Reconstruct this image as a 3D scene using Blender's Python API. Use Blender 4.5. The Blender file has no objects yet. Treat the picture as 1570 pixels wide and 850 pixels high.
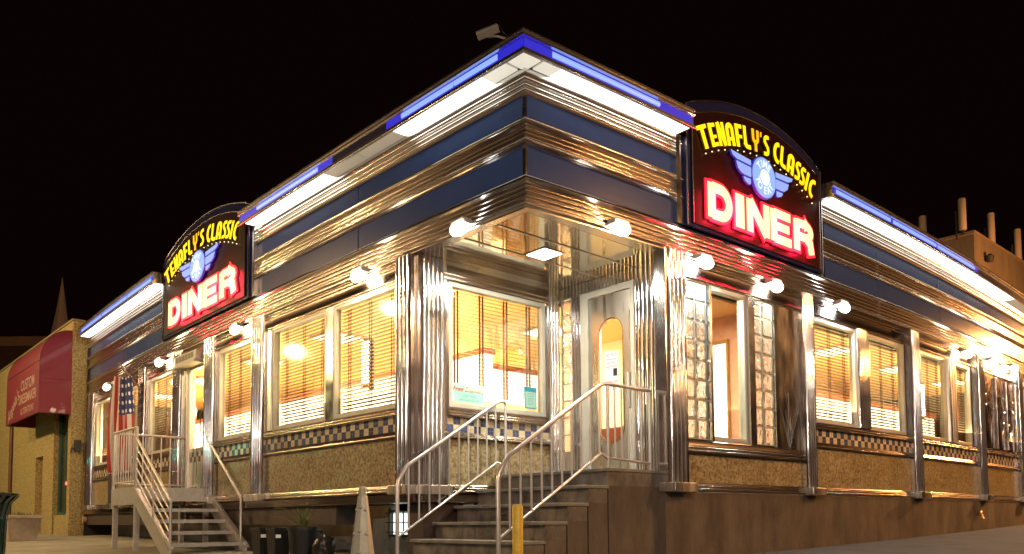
import bpy, bmesh, math, random
from mathutils import Vector, Matrix
random.seed(7)
PI = math.pi
S = bpy.context.scene
COL = S.collection

# ------------------------------------------------------------------ camera
cam_d = bpy.data.cameras.new('camera'); cam = bpy.data.objects.new('camera', cam_d); COL.objects.link(cam)
cam_d.sensor_width = 36.0; cam_d.lens = 36.0 * 1247.2 / 1570.0
cam_d.shift_x = 0.0; cam_d.shift_y = (722.8 - 425.0) / 1570.0
cam_d.clip_start = 0.05; cam_d.clip_end = 600
cam.location = (0, 0, 0.7)
cam.matrix_world = Matrix.Translation((0, 0, .7)) @ Matrix.Rotation(PI/2 + 0.0600, 4, 'X') @ Matrix.Rotation(-0.00715, 4, 'Z')
S.camera = cam
# ------------------------------------------------------------------ world: night sky, faint town glow low in the sky behind the viewer
w = bpy.data.worlds.new('World'); S.world = w; w.use_nodes = True
nt = w.node_tree; N = nt.nodes; LK = nt.links; N.clear()
out = N.new('ShaderNodeOutputWorld'); add = N.new('ShaderNodeAddShader')
sky = N.new('ShaderNodeTexSky'); sky.sky_type = 'NISHITA'; sky.sun_disc = False
sky.sun_elevation = math.radians(-4); sky.sun_rotation = math.radians(180)
b1 = N.new('ShaderNodeBackground'); b1.inputs['Strength'].default_value = 0.006
b3 = N.new('ShaderNodeBackground'); b3.inputs['Color'].default_value = (1.0,.22,.20,1); b3.inputs['Strength'].default_value = 0.0007; add2 = N.new('ShaderNodeAddShader')
LK.new(sky.outputs[0], b1.inputs['Color'])
geo = N.new('ShaderNodeTexCoord'); sep = N.new('ShaderNodeSeparateXYZ'); LK.new(geo.outputs['Generated'], sep.inputs[0])
el = N.new('ShaderNodeMapRange'); el.inputs['From Min'].default_value = 0.55; el.inputs['From Max'].default_value = 0.0
LK.new(sep.outputs['Z'], el.inputs['Value'])
bk = N.new('ShaderNodeMapRange'); bk.inputs['From Min'].default_value = 0.35; bk.inputs['From Max'].default_value = -0.6
LK.new(sep.outputs['Y'], bk.inputs['Value'])
nz = N.new('ShaderNodeTexNoise'); nz.inputs['Scale'].default_value = 2.4; nz.inputs['Detail'].default_value = 1
LK.new(geo.outputs['Generated'], nz.inputs['Vector'])
nr = N.new('ShaderNodeMapRange'); nr.inputs['From Min'].default_value = 0.38; nr.inputs['From Max'].default_value = 0.68
LK.new(nz.outputs['Fac'], nr.inputs['Value'])
m1 = N.new('ShaderNodeMath'); m1.operation = 'MULTIPLY'; LK.new(el.outputs[0], m1.inputs[0]); LK.new(bk.outputs[0], m1.inputs[1])
m2 = N.new('ShaderNodeMath'); m2.operation = 'MULTIPLY'; LK.new(m1.outputs[0], m2.inputs[0]); LK.new(nr.outputs[0], m2.inputs[1])
m3 = N.new('ShaderNodeMath'); m3.operation = 'MULTIPLY_ADD'; LK.new(m2.outputs[0], m3.inputs[0])
GLOW = 0.15
m3.inputs[1].default_value = GLOW; m3.inputs[2].default_value = 0.0005
b2 = N.new('ShaderNodeBackground'); b2.inputs['Color'].default_value = (1.0, 0.56, 0.36, 1)
LK.new(m3.outputs[0], b2.inputs['Strength'])
LK.new(b1.outputs[0], add.inputs[0]); LK.new(b2.outputs[0], add.inputs[1]); LK.new(add.outputs[0], add2.inputs[0]); LK.new(b3.outputs[0], add2.inputs[1]); LK.new(add2.outputs[0], out.inputs['Surface'])

vs = S.view_settings; vs.view_transform = 'Standard'; vs.look = 'None'; vs.exposure = 1.0; vs.gamma = 1.0; vs.use_curve_mapping = False
S.render.engine = 'CYCLES'
cy = S.cycles; cy.use_denoising = True; cy.max_bounces = 6; cy.diffuse_bounces = 2; cy.glossy_bounces = 4
cy.transmission_bounces = 4; cy.transparent_max_bounces = 14; cy.sample_clamp_indirect = 3.0; cy.caustics_reflective = False; cy.caustics_refractive = False
cy.use_adaptive_sampling = True; cy.adaptive_threshold = 0.02; cy.adaptive_min_samples = 24

# ------------------------------------------------------------------ frames: a runs along the left facade, b along the right one
C0 = Vector((0.132, 7.212)); LD = Vector((-0.66553, 0.74637)); RD = Vector((0.74637, 0.66553))
OFF = 0.25
def W(a, b, z):
    p = C0 + LD*a + RD*b
    return Vector((p.x, p.y, z))
def bow(s, k): return k*4*(s/15.0)*(1 - s/15.0) if 0 < s < 15 else 0.0
def fL(s, d, z): return W(s, OFF - d - bow(s, .132), z)       # left facade
def fR(s, d, z): return W(OFF - d - bow(s, .241), s, z)       # right facade
RA, RB = 1.98, 2.42
def fA(s, d, z): return W(RA - d, s, z)                        # return wall of the corner recess
def fB(s, d, z): return W(s, RB - d, z)                        # door wall of the corner recess
def fW(a, b, z): return W(a, b, z)
def ground_z(a, b):
    return 0.19 + 0.0135*max(-30, min(a, 30)) + 0.0245*max(-30, min(b, 16))

# ------------------------------------------------------------------ materials
MC = {}
def nmat(name):
    m = bpy.data.materials.new(name); m.use_nodes = True
    return m, m.node_tree.nodes, m.node_tree.links, m.node_tree.nodes['Principled BSDF']
def mat(name, col=(.5,.5,.5), rough=.5, metal=0.0, var=0.0, vscale=8.0, bump=0.0, bscale=40.0, rvar=0.0, coat=0.0, spec=.5, col2=None, stretch=(1,1,1), detail=4):
    if name in MC: return MC[name]
    m, n, l, p = nmat(name)
    p.inputs['Base Color'].default_value = (*col, 1); p.inputs['Roughness'].default_value = rough
    p.inputs['Metallic'].default_value = metal; p.inputs['Coat Weight'].default_value = coat
    p.inputs['Specular IOR Level'].default_value = spec
    tc = n.new('ShaderNodeTexCoord'); mp = n.new('ShaderNodeMapping'); mp.inputs['Scale'].default_value = stretch
    l.new(tc.outputs['Object'], mp.inputs['Vector'])
    if var > 0 or col2:
        t = n.new('ShaderNodeTexNoise'); t.inputs['Scale'].default_value = vscale; t.inputs['Detail'].default_value = detail
        t.inputs['Roughness'].default_value = .65
        l.new(mp.outputs[0], t.inputs['Vector'])
        r = n.new('ShaderNodeValToRGB'); r.color_ramp.elements[0].position = .35; r.color_ramp.elements[1].position = .68
        c2 = col2 if col2 else tuple(c*(1-var) for c in col)
        r.color_ramp.elements[0].color = (*c2, 1); r.color_ramp.elements[1].color = (*col, 1)
        l.new(t.outputs['Fac'], r.inputs[0]); l.new(r.outputs[0], p.inputs['Base Color'])
    if rvar > 0:
        t = n.new('ShaderNodeTexNoise'); t.inputs['Scale'].default_value = vscale*1.7; t.inputs['Detail'].default_value = 3
        l.new(mp.outputs[0], t.inputs['Vector'])
        q = n.new('ShaderNodeMapRange'); q.inputs['From Min'].default_value = .3; q.inputs['From Max'].default_value = .7
        q.inputs['To Min'].default_value = max(.02, rough - rvar); q.inputs['To Max'].default_value = rough + rvar
        l.new(t.outputs['Fac'], q.inputs['Value']); l.new(q.outputs[0], p.inputs['Roughness'])
    if bump > 0:
        t = n.new('ShaderNodeTexNoise'); t.inputs['Scale'].default_value = bscale; t.inputs['Detail'].default_value = 3
        l.new(mp.outputs[0], t.inputs['Vector'])
        bb = n.new('ShaderNodeBump'); bb.inputs['Strength'].default_value = bump; bb.inputs['Distance'].default_value = .02
        l.new(t.outputs['Fac'], bb.inputs['Height']); l.new(bb.outputs[0], p.inputs['Normal'])
    MC[name] = m; return m
def emis(name, col, strength, base=(0.02,.02,.02)):
    if name in MC: return MC[name]
    m, n, l, p = nmat(name)
    p.inputs['Base Color'].default_value = (*base, 1); p.inputs['Emission Color'].default_value = (*col, 1)
    p.inputs['Emission Strength'].default_value = strength; p.inputs['Roughness'].default_value = .4
    MC[name] = m; return m

CHROME = mat('chrome', (.74,.73,.73), .14, 1.0, rvar=.05, vscale=2, bump=.02, bscale=1.3, detail=1)
RIB = mat('ribbed_steel', (.70,.67,.65), .22, 1.0, detail=1)
TRIM = mat('dark_trim_steel', (.40,.33,.28), .2, 1.0, detail=1)
MOULD = mat('moulding_steel', (.56,.50,.46), .2, 1.0, detail=1)
SOFFIT = mat('polished_soffit', (.80,.72,.58), .07, 1.0, bump=.2, bscale=1.6)
STEEL = mat('brushed_steel', (.72,.69,.64), .3, 1.0, rvar=.1, vscale=6, bump=.06, bscale=60, stretch=(1,1,.05))
ALU = mat('white_aluminium', (.50,.48,.41), .34, 0.0, var=.15, vscale=5)
GALV = mat('galvanized_steel', (.62,.58,.55), .42, .55, var=.2, vscale=14, rvar=.1)
RAIL = mat('stainless_rail', (.62,.58,.56), .3, .7)
BLUE = mat('blue_enamel', (.035,.07,.22), .22, 0.0, var=.12, vscale=1.5, coat=.35, bump=.04, bscale=3)
NAVY = mat('navy_enamel', (.012,.014,.06), .2, 0.0, spec=.25)
MAROON = mat('maroon_enamel', (.016,.0015,.003), .30, 0.0, spec=.12)
DARKM = mat('dark_metal', (.03,.027,.025), .4, .4)
CONC = mat('brown_concrete', (.15,.112,.08), .85, 0, col2=(.065,.046,.033), vscale=2.6, bump=.25, bscale=60, detail=9, stretch=(1,1,.4))
STEPC = mat('step_concrete', (.22,.185,.15), .5, 0, col2=(.045,.036,.03), vscale=4.5, bump=.3, bscale=50, detail=9, stretch=(1,1,.6))
STEPE = mat('worn_nosing', (.25,.215,.175), .6, 0, col2=(.15,.13,.11), vscale=8, bump=.2, bscale=60, detail=8)
GREYF = mat('grey_foundation', (.42,.42,.40), .9, 0, col2=(.24,.24,.22), vscale=2.2, bump=.2, bscale=40, detail=8)
BEAM = mat('brown_beam', (.06,.035,.028), .6, 0, var=.4, vscale=5)
WOOD = mat('wood_slat', (.17,.055,.010), .45, 0, var=.25, vscale=9)
TAPE = mat('blind_tape', (.10,.03,.012), .8)
ROOFM = mat('roof_membrane', (.03,.03,.032), .9)
BLACKP = mat('black_plastic', (.012,.012,.013), .45, 0, var=.2, vscale=20)
BLACK = mat('void_black', (.006,.005,.005), .9)
PAPER = mat('pale_paper', (.52,.80,.70), .6)

def stone_mat():
    m, n, l, p = nmat('speckled_granite')
    tc = n.new('ShaderNodeTexCoord')
    v = n.new('ShaderNodeTexNoise'); v.inputs['Scale'].default_value = 26; v.inputs['Detail'].default_value = 7; v.inputs['Roughness'].default_value = .75
    l.new(tc.outputs['Object'], v.inputs['Vector'])
    r = n.new('ShaderNodeValToRGB'); e = r.color_ramp.elements
    e[0].position = .34; e[0].color = (.05,.038,.02,1); e[1].position = .66; e[1].color = (.62,.53,.34,1)
    x = e.new(.45); x.color = (.26,.20,.10,1); x = e.new(.55); x.color = (.48,.39,.22,1)
    l.new(v.outputs['Fac'], r.inputs[0])
    b = n.new('ShaderNodeTexNoise'); b.inputs['Scale'].default_value = 2.2; b.inputs['Detail'].default_value = 4
    l.new(tc.outputs['Object'], b.inputs['Vector'])
    mx = n.new('ShaderNodeMix'); mx.data_type = 'RGBA'; mx.blend_type = 'MULTIPLY'; mx.inputs['Factor'].default_value = .55
    rr = n.new('ShaderNodeValToRGB'); rr.color_ramp.elements[0].position = .35; rr.color_ramp.elements[0].color = (.62,.55,.45,1)
    rr.color_ramp.elements[1].position = .65
    l.new(b.outputs['Fac'], rr.inputs[0]); l.new(r.outputs[0], mx.inputs['A']); l.new(rr.outputs[0], mx.inputs['B'])
    l.new(mx.outputs['Result'], p.inputs['Base Color']); p.inputs['Roughness'].default_value = .28; p.inputs['Coat Weight'].default_value = .3
    bb = n.new('ShaderNodeBump'); bb.inputs['Strength'].default_value = .08; l.new(v.outputs['Fac'], bb.inputs['Height']); l.new(bb.outputs[0], p.inputs['Normal'])
    return m
STONE = stone_mat()
def stucco_mat(name, c1, c2, sc=38):
    m, n, l, p = nmat(name)
    tc = n.new('ShaderNodeTexCoord')
    v = n.new('ShaderNodeTexVoronoi'); v.inputs['Scale'].default_value = sc
    l.new(tc.outputs['Object'], v.inputs['Vector'])
    t = n.new('ShaderNodeTexNoise'); t.inputs['Scale'].default_value = sc*.7; t.inputs['Detail'].default_value = 6
    l.new(tc.outputs['Object'], t.inputs['Vector'])
    r = n.new('ShaderNodeValToRGB'); r.color_ramp.elements[0].position = .36; r.color_ramp.elements[1].position = .62
    r.color_ramp.elements[0].color = (*c2,1); r.color_ramp.elements[1].color = (*c1,1)
    l.new(t.outputs['Fac'], r.inputs[0]); l.new(r.outputs[0], p.inputs['Base Color']); p.inputs['Roughness'].default_value = .95
    bb = n.new('ShaderNodeBump'); bb.inputs['Strength'].default_value = .7; bb.inputs['Distance'].default_value = .03
    l.new(v.outputs['Distance'], bb.inputs['Height']); l.new(bb.outputs[0], p.inputs['Normal'])
    return m
STUCCO = stucco_mat('pebble_stucco', (.46,.36,.17), (.22,.16,.06))
def tile_mat():
    m, n, l, p = nmat('checker_tile')
    uv = n.new('ShaderNodeUVMap'); mp = n.new('ShaderNodeMapping')
    mp.inputs['Location'].default_value = (0, -1.70/.085, 0); mp.inputs['Scale'].default_value = (1/.1, 1/.085, 1)
    l.new(uv.outputs[0], mp.inputs['Vector'])
    ck = n.new('ShaderNodeTexChecker'); ck.inputs['Scale'].default_value = 1.0
    ck.inputs['Color1'].default_value = (.74,.60,.36,1); ck.inputs['Color2'].default_value = (.06,.08,.19,1)
    l.new(mp.outputs[0], ck.inputs['Vector'])
    br = n.new('ShaderNodeTexBrick'); br.offset = 0; br.squash = 1
    br.inputs['Scale'].default_value = 1; br.inputs['Brick Width'].default_value = .5; br.inputs['Row Height'].default_value = .5
    br.inputs['Mortar Size'].default_value = .018; br.inputs['Mortar Smooth'].default_value = .1
    br.inputs['Color1'].default_value = (0,0,0,1); br.inputs['Color2'].default_value = (0,0,0,1); br.inputs['Mortar'].default_value = (1,1,1,1)
    l.new(mp.outputs[0], br.inputs['Vector'])
    wn = n.new('ShaderNodeTexWhiteNoise'); fl = n.new('ShaderNodeVectorMath'); fl.operation = 'FLOOR'
    l.new(mp.outputs[0], fl.inputs[0]); l.new(fl.outputs[0], wn.inputs['Vector'])
    hv = n.new('ShaderNodeHueSaturation'); q = n.new('ShaderNodeMapRange'); q.inputs['To Min'].default_value = .65; q.inputs['To Max'].default_value = 1.25
    l.new(wn.outputs['Value'], q.inputs['Value']); l.new(q.outputs[0], hv.inputs['Value']); l.new(ck.outputs['Color'], hv.inputs['Color'])
    mx = n.new('ShaderNodeMix'); mx.data_type = 'RGBA'; l.new(br.outputs['Color'], mx.inputs['Factor'])
    l.new(hv.outputs[0], mx.inputs['A']); mx.inputs['B'].default_value = (.28,.25,.2,1)
    l.new(mx.outputs['Result'], p.inputs['Base Color']); p.inputs['Roughness'].default_value = .2; p.inputs['Coat Weight'].default_value = .4
    return m
TILE = tile_mat()
def glass_mat(name, tint=(1,1,1), refl=.9):
    m, n, l, p = nmat(name); n.remove(p)
    tr = n.new('ShaderNodeBsdfTransparent'); tr.inputs[0].default_value = (*tint,1)
    gl = n.new('ShaderNodeBsdfGlossy'); gl.inputs['Roughness'].default_value = .03
    fr = n.new('ShaderNodeFresnel'); fr.inputs[0].default_value = 1.5
    mu = n.new('ShaderNodeMath'); mu.operation = 'MULTIPLY'; mu.inputs[1].default_value = refl; l.new(fr.outputs[0], mu.inputs[0])
    mx = n.new('ShaderNodeMixShader'); l.new(mu.outputs[0], mx.inputs[0]); l.new(tr.outputs[0], mx.inputs[1]); l.new(gl.outputs[0], mx.inputs[2])
    l.new(mx.outputs[0], n['Material Output'].inputs[0])
    return m
GLASS = glass_mat('window_glass', (.93,.96,.88), .6)
def block_mat():
    m, n, l, p = nmat('glass_block')
    p.inputs['Base Color'].default_value = (.80,.92,.84,1); p.inputs['Roughness'].default_value = .12
    p.inputs['Transmission Weight'].default_value = .75; p.inputs['IOR'].default_value = 1.35
    tc = n.new('ShaderNodeTexCoord'); t = n.new('ShaderNodeTexNoise'); t.inputs['Scale'].default_value = 14
    l.new(tc.outputs['Object'], t.inputs['Vector']); bb = n.new('ShaderNodeBump'); bb.inputs['Strength'].default_value = .5; bb.inputs['Distance'].default_value = .05
    l.new(t.outputs['Fac'], bb.inputs['Height']); l.new(bb.outputs[0], p.inputs['Normal'])
    return m
BLOCK = block_mat()

# ------------------------------------------------------------------ mesh builder
class MB:
    def __init__(s): s.v = []; s.f = []; s.uv = []
    def _add(s, vs, fs, uvs=None):
        k = len(s.v); s.v += [tuple(p) for p in vs]; s.uv += (uvs or [(0,0)]*len(vs)); s.f += [tuple(k+i for i in f) for f in fs]
    def box(s, fr, u0, u1, d0, d1, z0, z1, n=1):
        n = max(n, int(abs(u1-u0)/1.0) if fr in (fL, fR) else 1, 1)
        vs, uv, fs = [], [], []
        for i in range(n+1):
            u = u0 + (u1-u0)*i/n
            for d, z in ((d0,z0),(d1,z0),(d1,z1),(d0,z1)): vs.append(fr(u,d,z)); uv.append((u,z))
        for i in range(n):
            for k in range(4): fs.append((4*i+k, 4*i+(k+1)%4, 4*i+4+(k+1)%4, 4*i+4+k))
        fs += [(3,2,1,0), (4*n, 4*n+1, 4*n+2, 4*n+3)]
        s._add(vs, fs, uv); return s
    def quad(s, pts, uvs=None): s._add(pts, [tuple(range(len(pts)))], uvs); return s
    def prism(s, fr, poly, d0, d1):       # polygon in (u,z), extruded in d
        n = len(poly); vs = [fr(u,d0,z) for u,z in poly] + [fr(u,d1,z) for u,z in poly]
        s._add(vs, [tuple(range(n)), tuple(range(2*n-1, n-1, -1))] + [(i,(i+1)%n,n+(i+1)%n,n+i) for i in range(n)], [(u,z) for u,z in poly]*2); return s
    def vprism(s, fr, poly, z0, z1):      # polygon in (u,d), extruded in z
        n = len(poly); vs = [fr(u,d,z0) for u,d in poly] + [fr(u,d,z1) for u,d in poly]
        s._add(vs, [tuple(range(n)), tuple(range(2*n-1, n-1, -1))] + [(i,(i+1)%n,n+(i+1)%n,n+i) for i in range(n)], [(u,z0) for u,d in poly]+[(u,z1) for u,d in poly]); return s
    def sweep(s, stations, prof, closed=True):   # prof list of (d,z)
        m = len(prof); vs = []; uv = []
        for st in stations:
            for d, z in prof: vs.append(st[0](st[1], d, z)); uv.append((st[2] if len(st) > 2 else st[1], z))
        fs = []
        for i in range(len(stations)-1):
            for k in range(m if closed else m-1):
                fs.append((i*m+k, i*m+(k+1)%m, (i+1)*m+(k+1)%m, (i+1)*m+k))
        if closed: fs += [tuple(range(m-1,-1,-1)), tuple((len(stations)-1)*m+k for k in range(m))]
        s._add(vs, fs, uv); return s
    def tube(s, pts, r, n=8, r2=None, cap=True):
        pts = [Vector(p) for p in pts]; vs = []; fs = []
        up = Vector((0,0,1)); prev = None
        for i, p in enumerate(pts):
            t = (pts[min(i+1,len(pts)-1)] - pts[max(i-1,0)]).normalized()
            x = (prev if prev else (up if abs(t.z) < .9 else Vector((1,0,0))))
            x = (x - t*x.dot(t)).normalized(); y = t.cross(x); prev = x
            rr = r if r2 is None else r + (r2-r)*i/(len(pts)-1)
            for k in range(n):
                a = 2*PI*k/n; vs.append(p + x*math.cos(a)*rr + y*math.sin(a)*rr)
        for i in range(len(pts)-1):
            for k in range(n): fs.append((i*n+k, i*n+(k+1)%n, (i+1)*n+(k+1)%n, (i+1)*n+k))
        if cap: fs += [tuple(range(n-1,-1,-1)), tuple((len(pts)-1)*n+k for k in range(n))]
        s._add(vs, fs); return s
    def lathe(s, c, prof, n=20, ax=None):   # prof (r,z) about vertical through c
        vs = []; fs = []; m = len(prof)
        for k in range(n):
            a = 2*PI*k/n
            for r, z in prof: vs.append((c[0]+r*math.cos(a), c[1]+r*math.sin(a), c[2]+z))
        for k in range(n):
            for j in range(m-1): fs.append((k*m+j, ((k+1)%n)*m+j, ((k+1)%n)*m+j+1, k*m+j+1))
        s._add(vs, fs); return s
    def build(s, name, m, parent=None, smooth=None, bevel=0):
        me = bpy.data.meshes.new(name)
        # local origin at the mesh's lowest centre
        xs = [v[0] for v in s.v]; ys = [v[1] for v in s.v]; zs = [v[2] for v in s.v]
        o = Vector(((min(xs)+max(xs))/2, (min(ys)+max(ys))/2, min(zs)))
        if parent is None: base = o
        else: base = o
        me.from_pydata([(v[0]-base.x, v[1]-base.y, v[2]-base.z) for v in s.v], [], s.f)
        ul = me.uv_layers.new(name='UVMap')
        for lp in me.loops: ul.data[lp.index].uv = s.uv[lp.vertex_index]
        bm = bmesh.new(); bm.from_mesh(me); bmesh.ops.recalc_face_normals(bm, faces=bm.faces); bm.to_mesh(me); bm.free()
        for mm in (m if isinstance(m, (list,tuple)) else [m]): me.materials.append(mm)
        if smooth:
            me.polygons.foreach_set('use_smooth', [True]*len(me.polygons)); me.set_sharp_from_angle(angle=math.radians(smooth))
        ob = bpy.data.objects.new(name, me); COL.objects.link(ob); ob.location = base
        if parent is not None:
            ob.parent = parent; ob.matrix_parent_inverse = Matrix.Translation(-world_loc(parent))
        if bevel:
            md = ob.modifiers.new('bevel', 'BEVEL'); md.width = bevel; md.segments = 2; md.limit_method = 'ANGLE'
        WL[ob.name] = base.copy()
        return ob
WL = {}
def world_loc(o): return WL[o.name]
def empty(name, loc):
    o = bpy.data.objects.new(name, None); COL.objects.link(o); o.location = loc; o.empty_display_size = .2; WL[o.name] = Vector(loc); return o
def tag(o, label=None, cat=None, group=None, kind=None):
    if label: o['label'] = label
    if cat: o['category'] = cat
    if group: o['group'] = group
    if kind: o['kind'] = kind
    return o
def lamp(name, kind, loc, energy, col, parent=None, size=.1, target=None, spot=None, sy=None):
    d = bpy.data.lights.new(name, kind); d.energy = energy; d.color = col
    if kind == 'AREA':
        d.size = size
        if sy: d.shape = 'RECTANGLE'; d.size_y = sy
    else: d.shadow_soft_size = size
    if kind == 'SPOT': d.spot_size = math.radians(spot or 120); d.spot_blend = .6
    o = bpy.data.objects.new(name, d); COL.objects.link(o)
    rot = Matrix.Identity(4)
    if target is not None:
        rot = (Vector(target)-Vector(loc)).to_track_quat('-Z','Y').to_matrix().to_4x4()
    o.matrix_world = Matrix.Translation(Vector(loc)) @ rot
    if parent is not None:
        o.parent = parent; o.matrix_parent_inverse = Matrix.Translation(-world_loc(parent))
    return o

def bead(d, z0, z1, h=.018, n=5):   # half-round rib in a (d,z) profile, from z0 to z1
    out = []
    for i in range(n+1):
        a = PI*i/n; out.append((d + h*math.sin(a), z0 + (z1-z0)*(1-math.cos(a))/2))
    return out

# ------------------------------------------------------------------ lights outside the frame: street and traffic lamps, plus added fill lights
lamp('street_light_far_left', 'POINT', W(12.0, -6.6, 6.2), 900, (1.0,.60,.28), size=.14)
lamp('street_light_left', 'POINT', W(20.0, -8.0, 6.5), 1050, (1.0,.74,.30), size=.2)
lamp('fill_light_behind', 'POINT', W(-13.0, -9.0, 8.5), 1500, (1.0,.62,.34), size=.25)  # unseen warm key light, added to fill the facade
lamp('street_light_right', 'POINT', W(-1.7, 19.2, 5.1), 1500, (1.0,.42,.12), size=.25)
lamp('street_light_right_near', 'POINT', W(-7.0, 7.0, 6.4), 560, (1.0,.46,.15), size=.2)
lamp('traffic_light_green', 'POINT', W(18.0, -5.6, 2.7), 22, (0.0,1.0,.62), size=.05)
lamp('traffic_light_red', 'POINT', W(15.0, -10.0, 2.4), 18, (1.0,.04,.03), size=.045)

lamp('fill_light_across', 'POINT', W(-11.0, -3.5, 5.2), 620, (1.0,.84,.66), size=.13)  # added white light for highlights on the pillars
lamp('fill_light_front', 'POINT', W(-3.5, -12.0, 3.6), 420, (1.0,.88,.72), size=.11)  # second added white light for pillar streaks, no fixture
lamp('fill_light_side', 'POINT', W(-9.0, 12.0, 6.0), 640, (1.0,.50,.18), size=.16)  # added orange light to warm the right side

# ------------------------------------------------------------------ ground
def grid_sheet(name, a0, a1, b0, b1, na, nb, dz, m, kind='structure'):
    mb = MB(); vs = []; fs = []
    for i in range(na+1):
        for j in range(nb+1):
            a = a0+(a1-a0)*i/na; b = b0+(b1-b0)*j/nb
            vs.append(W(a,b,ground_z(a,b)+dz))
    for i in range(na):
        for j in range(nb):
            k = i*(nb+1)+j; fs.append((k,k+1,k+nb+2,k+nb+1))
    mb._add(vs, fs); o = mb.build(name, m); o['kind'] = kind; return o
ASPH = mat('asphalt', (.075,.072,.068), .85, 0, col2=(.04,.038,.036), vscale=2.5, bump=.5, bscale=120, detail=9)
PAVE = mat('pavement_concrete', (.34,.31,.24), .9, 0, col2=(.20,.18,.13), vscale=1.1, bump=.25, bscale=70, detail=9)
grid_sheet('ground', -120, 150, -120, 150, 90, 90, 0.0, ASPH)
pv = MB()
vs = []; fs = []; st = [2.6 + i*1.5 for i in range(28)]
for a in st:
    for b, dz in ((-4.2, -.1), (-4.2,.012), (.9,.012)): vs.append(W(a,b,ground_z(a,b)+dz))
for i in range(len(st)-1):
    for k in range(2): fs.append((3*i+k,3*i+k+1,3*i+4+k,3*i+3+k))
fs.append((0,1,2)); pv._add(vs, fs); o = pv.build('pavement', PAVE); o['kind'] = 'structure'

# ------------------------------------------------------------------ the diner
diner = empty('diner', W(0,0,0.3))
tag(diner, 'chrome and blue enamel corner diner with lit windows and neon edged roof', 'diner building')
def part(mb, name, m, parent=diner, **k): return mb.build(name, m, parent, **k)
LEND, REND = 15.25, 15.6
def stat(a, b):
    # stations from s=a on the left wall (or corner) to s=b on the right wall
    out = []
    s = a
    ls = [x for x in [15.25,14,13,12,11,10,9,8,7,6,5,4,3,2,1] if x < a-.01]
    for x in [a]+ls: out.append((fL, x, -x))
    out.append((fC, 0, 0))
    for x in [x for x in [1,2,3,4,5,6,7,8,9,10,11,12,13,14,15] if x < b-.01]+[b]: out.append((fR, x, x))
    return out
def fC(s, d, z): return W(OFF-d, OFF-d, z)
def statL(a, b):
    n = max(1, int(abs(b-a))); return [(fL, a+(b-a)*i/n) for i in range(n+1)]
def statR(a, b):
    n = max(1, int(abs(b-a))); return [(fR, a+(b-a)*i/n) for i in range(n+1)]

# frieze: lower ribbed band, two blue panels, ribbed bands between
low = [(-.30,3.645)] + [(.03,3.645)] + bead(.03,3.66,3.70,.03) + [(.03,3.71)] + bead(.0,3.715,3.75,.02)+ bead(.0,3.76,3.80,.02) + bead(.0,3.81,3.85,.02)+ bead(.0,3.86,3.90,.02) + [(.02,3.91),(.045,3.93),(.045,3.955),(.02,3.98),(-.05,3.98),(-.30,3.98)]
part(MB().sweep(stat(LEND, REND), low), 'lower_moulding', MOULD, smooth=50)
mid = [(-.05,4.25),(.02,4.25),(.05,4.27)] + bead(.03,4.28,4.32,.03) + [(.01,4.33)] + bead(.0,4.34,4.375,.016)+ bead(.0,4.385,4.42,.016) + bead(.0,4.43,4.465,.016) + [(.02,4.475)] + bead(.03,4.48,4.52,.03) + [(.03,4.54),(-.05,4.54)]
part(MB().sweep(stat(LEND, REND), mid), 'middle_moulding', MOULD, smooth=50)
top = [(-.05,4.76),(.02,4.76),(.03,4.775)] + bead(.02,4.785,4.82,.02)+ bead(.02,4.83,4.865,.025) + [(.02,4.875)] + bead(.02,4.885,4.93,.035) + [(.03,4.94),(.045,4.99),(.045,5.005),(-.05,5.005)]
part(MB().sweep(stat(LEND, REND), top), 'upper_moulding', RIB, smooth=50)
for (z0, z1) in ((3.98,4.25),(4.54,4.76)):
    cuts = [15.2, 12.2, 9.75]; 
    for a0, a1 in ((15.2,12.21),(12.19,9.76),(6.05,3.16),(3.14,.26)):
        part(MB().box(fL, a0, a1, -.04, .0, z0, z1), 'blue_panel', BLUE)
    for a0, a1 in ((.26,2.5),(5.62,7.2),(7.21,9.6),(9.61,12.4),(12.41,15.6)):
        part(MB().box(fR, a0, a1, -.04, .0, z0, z1), 'blue_panel', BLUE)
    part(MB().vprism(fW, [(OFF-.012,OFF-.012),(OFF+.03,OFF-.012),(OFF+.03,OFF+.03),(OFF-.012,OFF+.03)], z0, z1), 'corner_bead', CHROME)
for fr, ss in ((fL,(3.15,12.2)),(fR,(7.2,9.6,12.4))):
    for s_ in ss:
        for prof_, nm in ((low,'joint_clip'),(mid,'joint_clip'),(top,'joint_clip')):
            part(MB().sweep([(fr,s_-.02),(fr,s_+.02)], [(d+.005 if d > -.04 else d, z) for d, z in prof_]), nm, RIB, smooth=50)
# roof slab + parapet backing
rf = MB(); pts = []
ring = [W(OFF+.1,OFF+.1,0)]+[fR(x,-.1,0) for x in range(1,16)]+[W(9,15.6,0),W(15.2,15.6,0)]+[fL(x,-.1,0) for x in (15.2,14,13,12,11,10,9,8,7,6,5,4,3,2,1)]
n = len(ring); rf._add([(p.x,p.y,5.02) for p in ring]+[(p.x,p.y,5.16) for p in ring], [tuple(range(n)), tuple(range(2*n-1,n-1,-1))]+[(i,(i+1)%n,n+(i+1)%n,n+i) for i in range(n)])
part(rf, 'roof', ROOFM)
part(MB().sweep(stat(LEND-.05, REND-.05), [(-.05,3.66),(-.09,3.66),(-.09,5.0),(-.05,5.0)]), 'frieze_backing', DARKM)

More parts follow.
